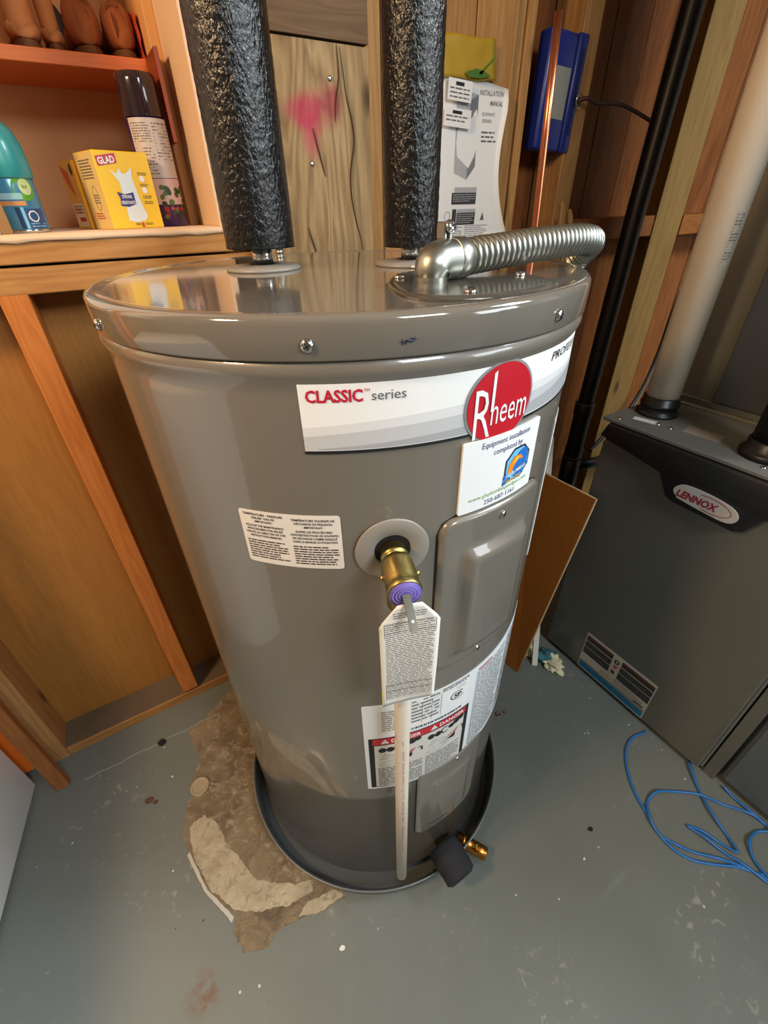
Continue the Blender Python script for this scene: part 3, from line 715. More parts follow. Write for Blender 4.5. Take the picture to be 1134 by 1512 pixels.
# hanging tag
tg = thing('hanging_tag', tuple(onTank(-79.5, .80, .06)[0]), 'white paper tag of fine print hanging from the brass relief valve', 'tag')
pt, dt = onTank(-79.6, 0, .0535)
sd2 = Vector((-dt.y, dt.x, 0))
def tmap(u, v, h):
    # hangs outward at the top, curls slightly sideways
    v += .020; k = (v-.755)/.16; off = .010*k*k+.004*math.sin(k*3)+.06*u*(1-k)*.2+ (u*u)*1.5
    p = pt+dt*(off+h)+sd2*(u+.001+.0025*(1-k)); return (p.x, p.y, v)
TGW = mat('tag_white', (240, 236, 226), .5)
sh = Decal(tmap, .004)
nu, nv = 10, 26; z0, z1 = .726, .896
vs = []
for side in (0, -.0006):
    for j in range(nv+1):
        v = z0+(z1-z0)*j/nv; wq = .0295 if v < .872 else .0295-(v-.872)*.75
        for i in range(nu+1): vs.append(tmap(-wq+2*wq*i/nu, v+.006*(i/nu)*(1-j/nv), side))
q = (nu+1)*(nv+1); w_ = nu+1
fs = [(j*w_+i, j*w_+i+1, (j+1)*w_+i+1, (j+1)*w_+i) for j in range(nv) for i in range(nu)]
ring = [i for i in range(w_)]+[j*w_+nu for j in range(1, nv+1)]+[nv*w_+i for i in range(nu-1, -1, -1)]+[j*w_ for j in range(nv-1, 0, -1)]
sh.add(vs, fs+[(q+d, q+c, q+b_, q+a) for a, b_, c, d in fs]+[(ring[(i+1) % len(ring)], ring[i], q+ring[i], q+ring[(i+1) % len(ring)]) for i in range(len(ring))], TGW, True)
sheet = sh.build('tag_sheet', None, tg)
pr = Decal(tmap, .004)
pr.lines(-.016, .886, .016, .878, .0030, .0004, DK, .3); pr.lines(-.024, .872, .025, .742, .0030, .0004, DK, .30, True, .1)
for z in (.873, .859, .768, .756, .739): pr.rect(-.0245, z, .0255, z+.0004, .0005, INK)
for u in (-.0248, .0256): pr.rect(u, .739, u+.0004, .873, .0005, INK)
pr.rect(-.0293, .730, -.0284, .87, .0003, mat('tag_yellow_edge', (222, 214, 90), .5))
pr.build('printing', None, sheet)

# drain pan
pn = thing('drain_pan', (TX, TY, 0), 'round dark grey drain pan under the water heater', 'drain pan')
MB().lathe([(.0001, .0012), (.290, .0012), (.296, .003), (.300, .012), (.3045, .047), (.3075, .050), (.3095, .052), (.3105, .050), (.309, .046), (.3035, .008), (.298, .0), (.0001, .0)], TM, 160, caps=False).build('pan_bowl', PANM, pn)
MB().lathe([(.309, .0512), (.3102, .0525), (.3113, .0512), (.3102, .0500), (.309, .0512)], TM, 160, caps=False).build('pan_rim', mat('pan_rim_edge', (150, 152, 152), .25, .3), pn)
MB().lathe([(.283, .0014), (.2835, .0035), (.285, .0035), (.2855, .0014)], TM, 128, caps=False).build('pan_rib', PANM, pn)
p1 = Vector((.336, .262, .034)); d1 = (Vector((.372, .205, .0))-Vector((.330, .270, 0))).normalized()
d1 = (d1+Vector((0, 0, -.18))).normalized()
MB().lathe([(.012, -.012), (.012, 0), (.0155, .001), (.0155, .006), (.0132, .007), (.0132, .030), (.0142, .031), (.0142, .056), (.0125, .0575), (.0112, .0575), (.0110, .035)], axisM(p1, d1), 36).build('outlet_fitting', mat('brass_copper', (196, 136, 62), .3, 1), pn)
for s_ in (-1, 1):
    MB().lathe([(.0026, 0), (.002, .0014), (0.0001, .0015)], axisM(p1+d1*.034+Vector((0, 0, .0135))+d1.cross(Vector((0, 0, 1)))*s_*.002, (0, 0, 1)), 12).build('solder_dimple', BRASS, pn)

# ================================================================= pipes over the heater
def insul(name_lab, c, r, z0, z1, seed):
    t = thing('insulated_pipe', (c[0], c[1], z0), name_lab, 'pipe', 'foam sleeved water pipes above the heater')
    MB().tube([(c[0], c[1], z0-.003+.0), (c[0], c[1], z1)], .0110, 20).build('copper_pipe', COPPER, t)
    b = MB(); n = 150; m = 330; vs = []
    for j in range(m+1):
        z = z0+(z1-z0)*j/m
        for i in range(n):
            a = 2*PI*i/n; k = Vector((math.cos(a)*r*240+seed, math.sin(a)*r*240, z*150))
            e = 0 if j in (0,) else noise.noise(k)*.0006+noise.noise(k*.3)*.0002
            vs.append((c[0]+(r+e)*math.cos(a), c[1]+(r+e)*math.sin(a), z))
    b.add(vs, [(j*n+i, j*n+(i+1) % n, (j+1)*n+(i+1) % n, (j+1)*n+i) for j in range(m) for i in range(n)], None, True)
    k = len(b.v); ri = .0115
    b.add([(c[0]+ri*math.cos(2*PI*i/n), c[1]+ri*math.sin(2*PI*i/n), z0) for i in range(n)], [])
    for i in range(n): b.f.append([i, (i+1) % n, k+(i+1) % n, k+i][::-1]); b.mi.append(0); b.sm.append(False)
    b.build('foam_sleeve', RUB, t)
RUB = mat('wrinkled_black_rubber', (9, 9, 9), .25, 0, 0, 1.0, 330, .0016, 0, 8, .5, None, (1, 1, .6))
insul('thicker black wrinkled foam pipe rising from the lid, left one', NL, .0415, 1.1715, 1.78, 0)
insul('thinner black wrinkled foam pipe rising from the lid, right one', NR, .0335, 1.168, 1.86, 9)
# conduit
cd = thing('flexible_conduit', (.281, .374, 1.1512), 'ribbed grey metal conduit curving from the lid elbow over the rim', 'conduit')
path = catmull([(.300, .3765, 1.1675), (.335, .380, 1.169), (.38, .384, 1.171), (.426, .388, 1.173), (.475, .393, 1.1738), (.52, .401, 1.173), (.556, .416, 1.167), (.571, .444, 1.148), (.574, .468, 1.112), (.5755, .485, 1.06), (.577, .50, 1.0)], 22)
# resample evenly, ribbed radius
def resample(P, st):
    out = [P[0]]; acc = 0
    for a, b_ in zip(P, P[1:]):
        L = (b_-a).length
        while acc+L >= st:
            t = (st-acc)/L; a = a.lerp(b_, t); out.append(a); L = (b_-a).length; acc = 0
        acc += L
    return out
pp = resample(path, .0010)
rib = [-.0014, -.0006, .0010, .0018, .0021, .0021, .0018, .0008]
MB().tube(pp, [.0143+rib[i % 8] for i in range(len(pp))], 30).build('ribbed_hose', STEEL, cd)
el = catmull([(.2790, .3735, 1.1505), (.2790, .3735, 1.155), (.2795, .3737, 1.1610), (.2835, .3745, 1.1660), (.291, .3757, 1.1676), (.300, .3768, 1.1678), (.312, .378, 1.1678)], 6)
MB().tube(el, [.0148]*7+[.0148+.0024*min(1, i/7) for i in range(len(el)-7)], 32).build('elbow', STEEL, cd)
dE = Vector((.5, .09, 0)).normalized(); MC1 = axisM((.303, .377, 1.1680), dE)
MB().lathe([(.0170, 0), (.0181, .001), (.0181, .016), (.0172, .0175), (.0155, .0175)], MC1, 32).build('clamp_sleeve', STEEL, cd)
pc = MC1 @ Vector((0, 0, .002)); 
b = MB().box(-.002, .002, -.006, .006, 0, .014, None, Matrix.Translation(pc+Vector((-.004, .004, .016)))); b.box(-.008, -.004, -.006, .006, 0, .014, None, Matrix.Translation(pc+Vector((-.004, .004, .016)))); b.build('clamp_ear', STEEL, cd, .001)
screw_head(tuple(pc+Vector((-.006, -.003, .026))), (.1, -1, .35), 'clamp_screw', cd, .0058)
MB().tube([tuple(pc+Vector((-.006, -.003, .026))), tuple(pc+Vector((-.006, .012, .025)))], .0022, 10).build('clamp_bolt', STEEL, cd)
b = MB(); b.prism([(.345, .505, 1.1482), (.352, .488, 1.1482), (.372, .480, 1.1482), (.40, .482, 1.1482), (.40, .50, 1.1482), (.37, .508, 1.1482)], (0, 0, .0022)); o = b.build('plastic_tab', WHITE, wh, .0006); o['label'] = 'small white plastic tab on the lid behind the conduit elbow'
# copper tube
ct = thing('copper_tube', (.540, .505, 0), 'slim bare copper tube standing upright behind the conduit', 'tube')
MB().tube([(.577, .5285, 1.1492-.6), (.577, .5283, 1.15), (.571, .5295, 1.28), (.566, .531, 1.392)], .0047, 18).build('copper_length', COPPER, ct)
cs = thing('thin_conduit', (.29, .80, 1.0), 'small ribbed metal cable sheath behind the left insulated pipe', 'cable')
pq = resample(catmull([(.292, .84, .95), (.300, .842, 1.08), (.302, .838, 1.16), (.296, .834, 1.19), (.285, .84, 1.22), (.27, .86, 1.27)], 14), .0012)
MB().tube(pq, [.0062+(.0009 if i % 5 in (2, 3) else 0) for i in range(len(pq))], 14).build('ribbed_sheath', STEEL, cs)

# ================================================================= FURNACE
fx, fb0, fb1, fz = .95, .065, .565, .79
fu = thing('furnace', (1.3, .32, 0), 'tall dark grey gas furnace cabinet with a black top band', 'furnace')
FM = mat('furnace_grey', (106, 107, 100), .34, .2, .1, .06, 8, .003)
FM2 = mat('furnace_top_grey', (112, 114, 108), .55, .1, 0, .2, 30, .001, .25, 9)
MB().box(fx+.012, 1.62, fb0, fb1, .012, fz).build('cabinet', FM, fu, .004)
MB().box(fx, fx+.0115, fb0+.006, fb1-.004, .016, .738).build('door_panel', FM, fu, .003)
MB().box(fx+.02, 1.6, fb0+.02, fb1-.02, 0, .012).build('base', HOLE, fu)  # shadow gap under the cabinet, put in as a near-black block
MB().box(.936, 1.15, fb0-.002, fb1+.003, fz+.0002, fz+.0095).build('top_plate', FM2, fu, .002)
MB().box(1.15, 1.62, fb0+.001, fb1-.001, fz+.0002, fz+.016).build('plenum_flange', GALV, fu, .002)
# black band with the dipping centre
bz = [(.548, .788), (.560, .756), (.405, .727), (.388, .700), (.378, .682), (.360, .676), (.240, .672), (.224, .680), (.205, .718), (.190, .727), (.060, .756), (.068, .788)]
b = MB(); b.prism([(fx-.0005, y, z) for y, z in bz][::-1], (-.020, 0, 0))
b.box(.931, .949, .075, .545, .7805, .7895)
bezel = b.build('top_band', mat('band_black', (20, 20, 22), .5), fu, .003, 2)
# oval badge
fpl = lambda u, v, h: (.9295-.0004-h, .5-u, v)
bd = Decal(fpl, .01)
yc = lambda y: .5-y
bp_ = [(p.x, p.y) for p in catmull([(yc(.352), .6925, 0), (yc(.364), .705, 0), (yc(.360), .7175, 0), (yc(.344), .7265, 0), (yc(.300), .7275, 0), (yc(.262), .7225, 0), (yc(.245), .715, 0), (yc(.238), .703, 0), (yc(.244), .691, 0), (yc(.262), .6855, 0), (yc(.305), .6875, 0), (yc(.352), .6925, 0)], 4)[:-1]]
old_ = [(yc(.368), .704), (yc(.362), .718), (yc(.345), .727), (yc(.330), .729), (yc(.262), .722), (yc(.246), .716), (yc(.239), .704), (yc(.241), .694), (yc(.252), .687), (yc(.270), .685), (yc(.330), .690)]
b = MB(); b.prism([fpl(u, v, 0) for u, v in bp_], (-.003, 0, 0)); badge = b.build('badge', mat('badge_silver', (196, 192, 188), .35), fu); 
pr = Decal(lambda u, v, h: fpl(u, v, .0032+h)); DR = mat('badge_red', (150, 26, 52), .4)
pr.text('LENNOX', yc(.357), .6980, .0215, .0003, DR, width=.082, bold=.04, shear=.2)
pr.ell(yc(.290), .7065, .040, .0165, .0002, DR, 40, -.06, .0385, .0150, -1.9, 2.2)
pr.build('lettering', None, badge)
# top stickers and screws
b = Decal(lambda u, v, h: (u, v, fz+.0098+h), .02); b.poly([(.973, .520), (.992, .526), (1.003, .478), (.984, .472)], 0, WHITE); b.build('small_sticker', None, fu)
b = Decal(lambda u, v, h: (u, v, fz+.0098+h), .02); b.poly([(.999, .420), (1.042, .430), (1.045, .357), (1.001, .348)], 0, mat('faded_sticker', (150, 140, 126), .7))
b.build('faded_sticker', None, fu)
for x, y in ((.950, .537), (.991, .442), (.991, .470), (.962, .25)): screw_head((x, y, fz+.0095), (0, 0, 1), 'screw', fu, .0055)
# warning label low on the door
lp = lambda u, v, h: (fx-.0004-h, .439-u, v)
sh = Decal(lp, .05); sh.sheet(0, .018, .214, .166, .0004, mat('label_cream', (198, 190, 172), .5), .001)
lo = sh.build('warning_label', None, fu); lo['label'] = 'dark striped warning label with a blue bottom stripe'
pr = Decal(lp, .05); DG = mat('stripe_dark', (46, 46, 44), .5); LB = mat('stripe_blue', (34, 120, 164), .45); RB_ = mat('stripe_rust', (112, 52, 30), .5)
for a, b_ in ((.003, .088), (.116, .211)):
    for i, (z0, z1, mt) in enumerate(((.143, .163, DG), (.119, .140, DG), (.090, .116, DG))): pr.rect(a, z0-.006, b_, z1-.006, .0006, mt)
    pr.rect(a+.002, .150, b_-.002, .155, .0007, RB_)
    pr.lines(a+.004, .133, b_-.004, .088, .0065, .0007, INKG, .25)
pr.rect(.003, .022, .211, .046, .0006, LB); pr.rect(.003, .048, .211, .051, .0006, INK)
pr.rect(.108, .05, .1085, .082, .0007, INK); pr.lines(.112, .079, .2, .055, .0045, .0007, INKG, .3); pr.lines(.07, .074, .104, .058, .0045, .0007, INKG, .3)
pr.lines(.008, .043, .2, .026, .006, .0007, mat('stripe_blue_dark', (20, 84, 124), .5), .3); pr.rect(.178, .056, .206, .0615, .0008, INK)
pr.ell(.102, .140, .0075, .0085, .0008, INK, 20, 0, .0035, .0045); pr.rect(.092, .128, .113, .1286, .0008, INK); pr.rect(.092, .108, .113, .1086, .0008, INK)
pr.poly([(.095, .124), (.110, .124), (.1025, .112)], .0008, RED); pr.ell(.0985, .093, .008, .009, .0008, RED, 20, 0, .0068, .0078); pr.poly([(.094, .101), (.104, .103), (.108, .094), (.099, .090)], .0008, INK)
pr.build('printing', None, lo)
# plenum
pm = thing('sheet_metal_plenum', (1.4, .32, fz+.016), 'galvanised sheet metal plenum rising from the back of the furnace', 'duct')
MB().box(1.165, 1.62, fb0+.01, fb1-.015, fz+.0162, 2.35).build('duct_box', GALV, pm, .003)
MB().box(1.158, 1.1648, fb0+.01, .452, fz+.032, 2.34).build('dark_access_panel', mat('slate_sheet', (74, 78, 80), .4, .3), pm, .002)
b = MB(); b.box(1.160, 1.1648, fb0+.01, fb1-.015, fz+.0162, fz+.030); b.build('flange_edge', STEEL, pm, .001)
# vent pipes
vp = thing('white_vent_pipe', (1.052, .511, fz+.0095), 'dusty white plastic vent pipe rising from the furnace top', 'pipe')
Z0 = fz+.0095
VW = mat('dusty_white_pvc', (214, 202, 184), .55, 0, 0, .15, 20, .001, .16, 7, .5, None, (1, 1, .25))
MB().lathe([(.0345, .03), (.0345, 1.5)], Matrix.Translation((1.052, .511, Z0)), 48).build('pipe_length', VW, vp)
MB().lathe([(.045, .0005), (.045, .006), (.039, .008), (.039, .020), (.041, .021), (.041, .027), (.0385, .029), (.0385, .041), (.036, .043)], Matrix.Translation((1.052, .511, Z0)), 48).build('rubber_coupling', BLACKPL, vp)
dl = Decal(lambda u, v, h: (1.052+(.0347+h)*math.cos(math.radians(-124)+u/.0347), .511+(.0347+h)*math.sin(math.radians(-124)+u/.0347), v), .004)
dl.sheet(0, 1.105, .018, 1.19, .0003, mat('aged_label', (170, 168, 156), .6), .0005); dl.lines(.002, 1.187, .016, 1.108, .005, .0005, INKG, .5)
dl.build('pipe_label', None, vp)
bp2 = thing('black_vent_pipe', (1.02, .275, Z0), 'short thick black pipe rising from the furnace top at the frame edge', 'pipe')
MB().lathe([(.036, .02), (.036, 1.5)], Matrix.Translation((1.02, .270, Z0)), 40).build('pipe_length', BLACKPL, bp2)
MB().lathe([(.048, .0005), (.048, .010), (.044, .014), (.040, .016), (.040, .032), (.038, .034)], Matrix.Translation((1.02, .270, Z0)), 40).build('rubber_coupling', BLACKPL, bp2)
# cabinet right of the furnace
rc = thing('return_air_cabinet', (1.35, -.25, 0), 'blue-grey sheet metal cabinet right of the furnace', 'cabinet')
RCM = mat('blue_grey_sheet', (104, 112, 116), .4, .3, .1)
MB().box(.985, 1.6, -.6, .030, .012, 1.2).build('cabinet_shell', RCM, rc, .003)
MB().box(.966, .984, .036, .0615, .0, .70).build('edge_strip', FM, rc, .001)
MB().box(.975, .9845, -.6, .022, .02, 1.19).build('front_panel', RCM, rc, .002)

# black drain stack
ds = thing('black_drain_pipe', (1.45, .955, 0), 'long black plastic drain pipe running up the back framing', 'pipe')
BX, BY = 1.40, .93
MB().tube([(BX-.005, BY, .05), (BX, BY, .6), (BX+.015, BY, 1.2), (BX+.045, BY, 1.8), (BX+.07, BY, 2.3)], .0262, 28).build('pipe_length', BLACKPL, ds)
MB().lathe([(.027, .40), (.033, .405), (.033, .44), (.0305, .45), (.0305, .57), (.033, .58), (.033, .615), (.027, .62)], Matrix.Translation((BX, BY, 0)), 32).build('coupling', BLACKPL, ds)
for z in (.405, .617): MB().lathe([(.033, 0), (.0342, .002), (.033, .004)], Matrix.Translation((BX, BY, z)), 32, caps=False).build('coupling_lip', mat('grey_lip', (110, 110, 108), .35), ds)
MB().tube([(BX, BY, .36), (BX+.12, BY-.02, .35), (BX+.4, BY-.05, .345)], .021, 24).build('branch_pipe', BLACKPL, ds)
MB().lathe([(.034, .24), (.034, .40)], Matrix.Translation((BX, BY, 0)), 32).build('tee_fitting', BLACKPL, ds)
cb = thing('black_cable_bundle', (1.66, .94, .6), 'loose dark cable bundle hanging down the pale stud', 'cable')
q = catmull([(2.10, .955, 1.60), (1.98, .955, 1.40), (1.88, .95, 1.18), (1.83, .95, .95), (1.80, .945, .72), (1.76, .94, .60), (1.68, .935, .50), (1.58, .93, .45), (1.50, .93, .40)], 8)
MB().tube(q, .006, 10).build('cable', BLACKPL, cb); MB().tube([p+Vector((.006, -.004, .012*math.sin(i*.4))) for i, p in enumerate(q)], .0035, 8).build('cable', mat('grey_cable', (110, 100, 84), .5), cb)
cl = thing('thin_dark_wire', (1.3, .96, 1.33), 'thin dark wire looped from the blue case to the black drain pipe', 'wire')
q = catmull([(1.135, .97, 1.408), (1.16, .958, 1.412), (1.19, .955, 1.405), (1.27, .955, 1.408), (1.33, .95, 1.398), (1.399, .938, 1.378)], 8); MB().tube(q, .0045, 8).build('wire_run', mat('rusty_wire', (64, 38, 24), .6), cl)
q = [(1.14+.012*math.cos(t*.5), .966, 1.408+.014*math.sin(t*.5)) for t in range(14)]; MB().tube(q, .0012, 6).build('wire_loop', CHROME, cl)

# blue case hanging in the bay
bc = thing('blue_plastic_case', (1.11, .99, 1.31), 'blue hard plastic tool case wedged in the stud bay', 'case')
BL = mat('royal_blue_plastic', (24, 40, 116), .35, 0, .1)
b = MB(); M = Matrix.Translation((1.083, 1.0, 1.418)) @ Matrix.Rotation(math.radians(3), 4, 'Y')
b.box(-.055, .032, -.022, .018, -.104, .104, None, M); b.build('case_body', BL, bc, .007, 3)
MB().box(.031, .062, -.026, .016, -.104, .106, None, M).build('case_lid', BL, bc, .004, 2)
MB().box(.044, .052, -.0275, -.0255, -.07, .08, None, M).build('lid_groove', mat('deep_blue', (12, 20, 66), .5), bc)
MB().box(-.025, .022, -.0232, -.022, -.045, .045, None, M).build('paper_label', mat('dull_label', (140, 138, 130), .6), bc)

for x, z1, xb, lb_ in ((1.094, 1.212, 1.136, 'rounded pale wood stick standing behind the conduit bend'), (1.128, 1.196, 1.170, 'pale wood shim with a slanted top behind the conduit bend')):
    t = thing('wood_shim', (xb, .93, .95), lb_, 'stick'); b = MB()
    b.prism([(xb-.009, .92, .90), (xb+.009, .92, .90), (x+.010, .92, z1-.016), (x-.002, .92, z1), (x-.009, .92, z1-.002)], (0, .012, 0)); b.build('stick_body', PINE, t, .002)
# papers
pp_ = thing('manual_sheet', (.83, .98, 1.13), 'printed white instruction manual cover pinned to the pine boards', 'paper')
def pmap(u, v, h):
    x = .70+u; z = 1.139+v; k = u/.216
    y = .979-h-.010*max(0, k-.55)**2*3-.006*math.sin(v*12)*k
    cut = .0
    return (x, y, z)
b = MB(); nu, nv = 12, 16; vs = []
for sd_ in (0, -.0007):
    for j in range(nv+1):
        t = j/nv
        wv = .256-.034*math.sin(PI*min(1, t*1.1))*(1-.2*t) - (.040*t)
        top_ = .293-.000
        for i in range(nu+1):
            s_ = i/nu; vs.append(pmap(wv*s_, t*(.293+(.0-.018*s_**2)), -sd_))
k = len(vs)//2; w_ = nu+1
fs = [(j*w_+i, j*w_+i+1, (j+1)*w_+i+1, (j+1)*w_+i) for j in range(nv) for i in range(nu)]
ring = [i for i in range(w_)]+[j*w_+nu for j in range(1, nv+1)]+[nv*w_+i for i in range(nu-1, -1, -1)]+[j*w_ for j in range(nv-1, 0, -1)]
b.add(vs, [(k+a, k+b_, k+c, k+d) for a, b_, c, d in fs]+[(d, c, b_, a) for a, b_, c, d in fs]+[(ring[(i+1) % len(ring)], ring[i], k+ring[i], k+ring[(i+1) % len(ring)]) for i in range(len(ring))], WHITE, True)
ps = b.build('paper_sheet', None, pp_)
pr = Decal(lambda u, v, h: pmap(u, v, h+.0012), .02); G1 = mat('photo_grey_light', (172, 174, 178), .5); G2 = mat('photo_grey_dark', (120, 122, 126), .5); G3 = mat('box_black', (58, 58, 60), .5)
pr.text('INSTALLATION', .205, .262, .012, 0, INKG, 'r', width=.065, shear=.25, bold=.01); pr.text('MANUAL', .203, .246, .012, 0, INKG, 'r', width=.034, shear=.25, bold=.01)
pr.text('ELEMENT', .150, .229, .008, 0, INKG, width=.034); pr.text('SERIES', .150, .218, .008, 0, INKG, width=.026); pr.lines(.150, .203, .190, .183, .0075, 0, INKG, .4)
pr.poly([(.080, .130), (.116, .118), (.116, .252), (.080, .256)], 0, G1); pr.poly([(.116, .118), (.138, .142), (.138, .262), (.116, .252)], 0, G2); pr.poly([(.080, .256), (.116, .252), (.138, .262), (.100, .266)], 0, G1)
pr.rect(.078, .072, .148, .094, .0002, G3); pr.rect(.085, .094, .148, .104, .0002, G1); pr.rect(.096, .032, .150, .056, .0002, G3); pr.rect(.096, .057, .150, .063, .0002, G1); pr.rect(.082, .036, .094, .063, .0002, G3)
pr.lines(.082, .091, .145, .074, .004, .0004, G1, .35); pr.lines(.099, .053, .147, .034, .004, .0004, G1, .35)
pr.ell(.068, .05, .008, .009, .0002, INKG, 20, 0, .007, .008); pr.poly([(.166, .040), (.178, .040), (.172, .056)], .0002, INKG)
pr.lines(.06, .028, .115, .006, .004, .0002, INKG, .3); pr.lines(.122, .030, .19, .006, .004, .0002, INKG, .3); pr.rect(.215, .006, .233, .011, .0002, INKG)
pr.ell(.07, .268, .012, .012, .0002, INK, 24, 0, .0105, .0105, -.6, 2.6)
pr.build('printing', None, ps)
for nm, x0, x1, z0, z1, lab in (('paper_card', .748, .810, 1.386, 1.419, 'small white card overlapping the manual, upper of two'), ('paper_card', .740, .812, 1.345, 1.375, 'small white card overlapping the manual, lower of two')):
    c_ = thing(nm, ((x0+x1)/2, .972, z0), lab, 'paper')
    M = Matrix.Translation(((x0+x1)/2, .968, (z0+z1)/2)) @ Matrix.Rotation(.05, 4, 'Y')
    h_x, h_z = (x1-x0)/2, (z1-z0)/2
    s1 = MB().box(-h_x, h_x, -.0004, .0004, -h_z, h_z, WHITE, M).build('card_sheet', None, c_)
    mp2 = (lambda M: lambda u, v, h: tuple(M @ Vector((u, -.0006-h, v))))(M)
    d = Decal(mp2, .05); d.rect(-h_x*.4, h_z*.4, h_x*.3, h_z*.75, 0, INK); d.lines(-h_x*.85, h_z*.2, h_x*.8, -h_z*.8, .0065, 0, INKG, .35); d.build('printing', None, s1)
yp = thing('yellow_sheet', (.80, .982, 1.42), 'crumpled yellow plastic sheet with a green leaf print above the manual', 'sheet')
b = MB(); nu, nv = 14, 10; vs = []
for j in range(nv+1):
    for i in range(nu+1):
        s_, t = i/nu, j/nv; x = .70+.178*s_-.01*t*s_; z = 1.422+.062*t; vs.append((x, .9745+.004*noise.noise(Vector((x*30, 0, z*30))), z+.004*noise.noise(Vector((x*20, 2, z)))))
w_ = nu+1; b.add(vs, [(j*w_+i, j*w_+i+1, (j+1)*w_+i+1, (j+1)*w_+i) for j in range(nv) for i in range(nu)], mat('yellow_plastic', (176, 142, 40), .4), True)
so = b.build('plastic_sheet', None, yp); md = so.modifiers.new('t', 'SOLIDIFY'); md.thickness = .0008; md.offset = 1
pr = Decal(lambda u, v, h: (u, .9685-h, v), .05); GR = mat('leaf_green', (70, 110, 34), .5)
pr.poly([(.79, 1.431), (.82, 1.438), (.842, 1.435), (.86, 1.429), (.83, 1.424), (.80, 1.424)], 0, GR); pr.poly([(.825, 1.431), (.866, 1.459), (.868, 1.457), (.833, 1.430)], 0, GR); pr.build('leaf_print', None, yp)

# plywood offcut and white moulding leaning by the furnace
bo = thing('brown_panel_offcut', (.79, .56, 0), 'brown varnished board leaning between water heater and furnace', 'board')
P = [Vector(p) for p in ((.786, .525, .001), (.775, .62, .001), (.925, .72, .595), (.925, .519, .598))]
nrm = (P[1]-P[0]).cross(P[3]-P[0]).normalized()
b = MB(); b.prism(P, -nrm*.009); b.build('board_sheet', PLYB, bo)
EDG = mat('chipped_edge', (206, 182, 140), .7)
b = MB()
for a, c in ((P[0], P[3]), (P[3], P[2])): b.tube([a, a.lerp(c, .3), a.lerp(c, .5)+Vector((-.0006, 0, 0)), a.lerp(c, .8), c], [.0016, .0024, .0018, .0026, .002], 6)
b.build('chipped_edge', EDG, bo)
a = P[3].lerp(P[2], .55); c = a+(P[0]-P[3]).normalized()*.10+(P[1]-P[0]).normalized()*.012
b = MB(); b.tube([a+Vector((-.0012, -.0006, .0008)), c+Vector((-.0012, -.0006, .0008))], .0018, 5); b.build('scratch', EDG, bo)
ws = thing('white_moulding', (.85, .495, 0), 'narrow white painted strip of wood standing behind the brown board', 'trim')
b = MB(); A_ = Vector((.846, .515, .0)); B_ = Vector((.985, .735, .668)); t = (B_-A_).normalized(); s1 = Vector((.8, -.55, 0)).normalized()*.0085; s2 = t.cross(s1).normalized()*.005
b.add([A_-s1-s2, A_+s1-s2, A_+s1+s2, A_-s1+s2, B_-s1-s2, B_+s1-s2, B_+s1+s2, B_-s1+s2], [(0, 3, 2, 1), (4, 5, 6, 7), (0, 1, 5, 4), (1, 2, 6, 5), (2, 3, 7, 6), (3, 0, 4, 7)]); b.build('strip', mat('white_paint', (224, 220, 208), .5), ws, .001)
# crumpled rag
def crumple(name, c, sx, sy, sz, col, seed, lab, col2=None, amp=.45):
    bm = bmesh.new(); bmesh.ops.create_icosphere(bm, subdivisions=4, radius=1)
    for v in bm.verts:
        n_ = v.co.normalized(); k = 1+amp*(noise.noise(n_*1.6+Vector((seed, 0, 0)))+.7*noise.noise(n_*4+Vector((0, seed, 0))))
        v.co = Vector((c[0]+n_.x*sx*k, c[1]+n_.y*sy*k, max(.0012, sz*.5+n_.z*sz*.6*k)))
    me = bpy.data.meshes.new(name); bm.to_mesh(me); bm.free(); me.materials.append(col)
    me.polygons.foreach_set('use_smooth', [True]*len(me.polygons))
    if col2:
        me.materials.append(col2)
        for p_ in me.polygons: p_.material_index = 1 if p_.center.y > c[1]+.1*sx+.5*sx*noise.noise(p_.center*40) else 0
    o = bpy.data.objects.new(name, me); C.objects.link(o); return tag(o, lab, 'cloth')
CR = mat('cream_cloth', (226, 218, 180), .8); TE = mat('teal_cloth', (70, 128, 140), .8)
crumple('crumpled_rag', (.888, .492), .030, .040, .034, CR, 3, 'small crumpled cream and teal rag on the floor by the furnace corner', TE, .6)
crumple('crumpled_rag', (.865, .575), .03, .03, .022, CR, 8, 'cream scrap of cloth on the floor behind the brown board', TE, .5)

# ================================================================= NOOK CONTENTS
LZ = 1.1874
bt = thing('air_freshener_can', (-.052, 1.042, LZ), 'air freshener can with teal dome cap and blue label on the ledge', 'spray can')
M = Matrix.Translation((-.052, 1.042, LZ))
LBL = mat('can_blue', (70, 136, 168), .25, .1, .2); 
MB().lathe([(.031, 0), (.0335, .001), (.0335, .072), (.032, .075)], M, 48).build('can_body', LBL, bt)
MB().lathe([(.0345, .070), (.0365, .073), (.0370, .090), (.0355, .112), (.030, .130), (.020, .141), (.008, .146), (.0001, .147)], M, 48).build('dome_cap', mat('teal_cap', (52, 150, 150), .3, 0, .2), bt)
MB().lathe([(.0332, .0002), (.0342, .002), (.0342, .0045), (.0336, .005)], M, 48).build('can_rim', CHROME, bt)
cm = lambda r, cx_, cy_, a0_: (lambda u, v, h: (cx_+(r+h)*math.cos(math.radians(a0_)+u/r), cy_+(r+h)*math.sin(math.radians(a0_)+u/r), LZ+v))
pr = Decal(cm(.0337, -.052, 1.042, -75), .004)
pr.ell(.010, .058, .016, .016, .0002, mat('label_green', (96, 160, 40), .4), 28); pr.ell(.013, .060, .0095, .0105, .0004, mat('label_lime', (206, 216, 150), .4), 24)
pr.rect(-.03, .036, .006, .042, .0002, mat('label_orange', (206, 140, 84), .5)); pr.rect(-.03, .044, .004, .052, .0002, mat('label_paleblue', (150, 196, 200), .4))
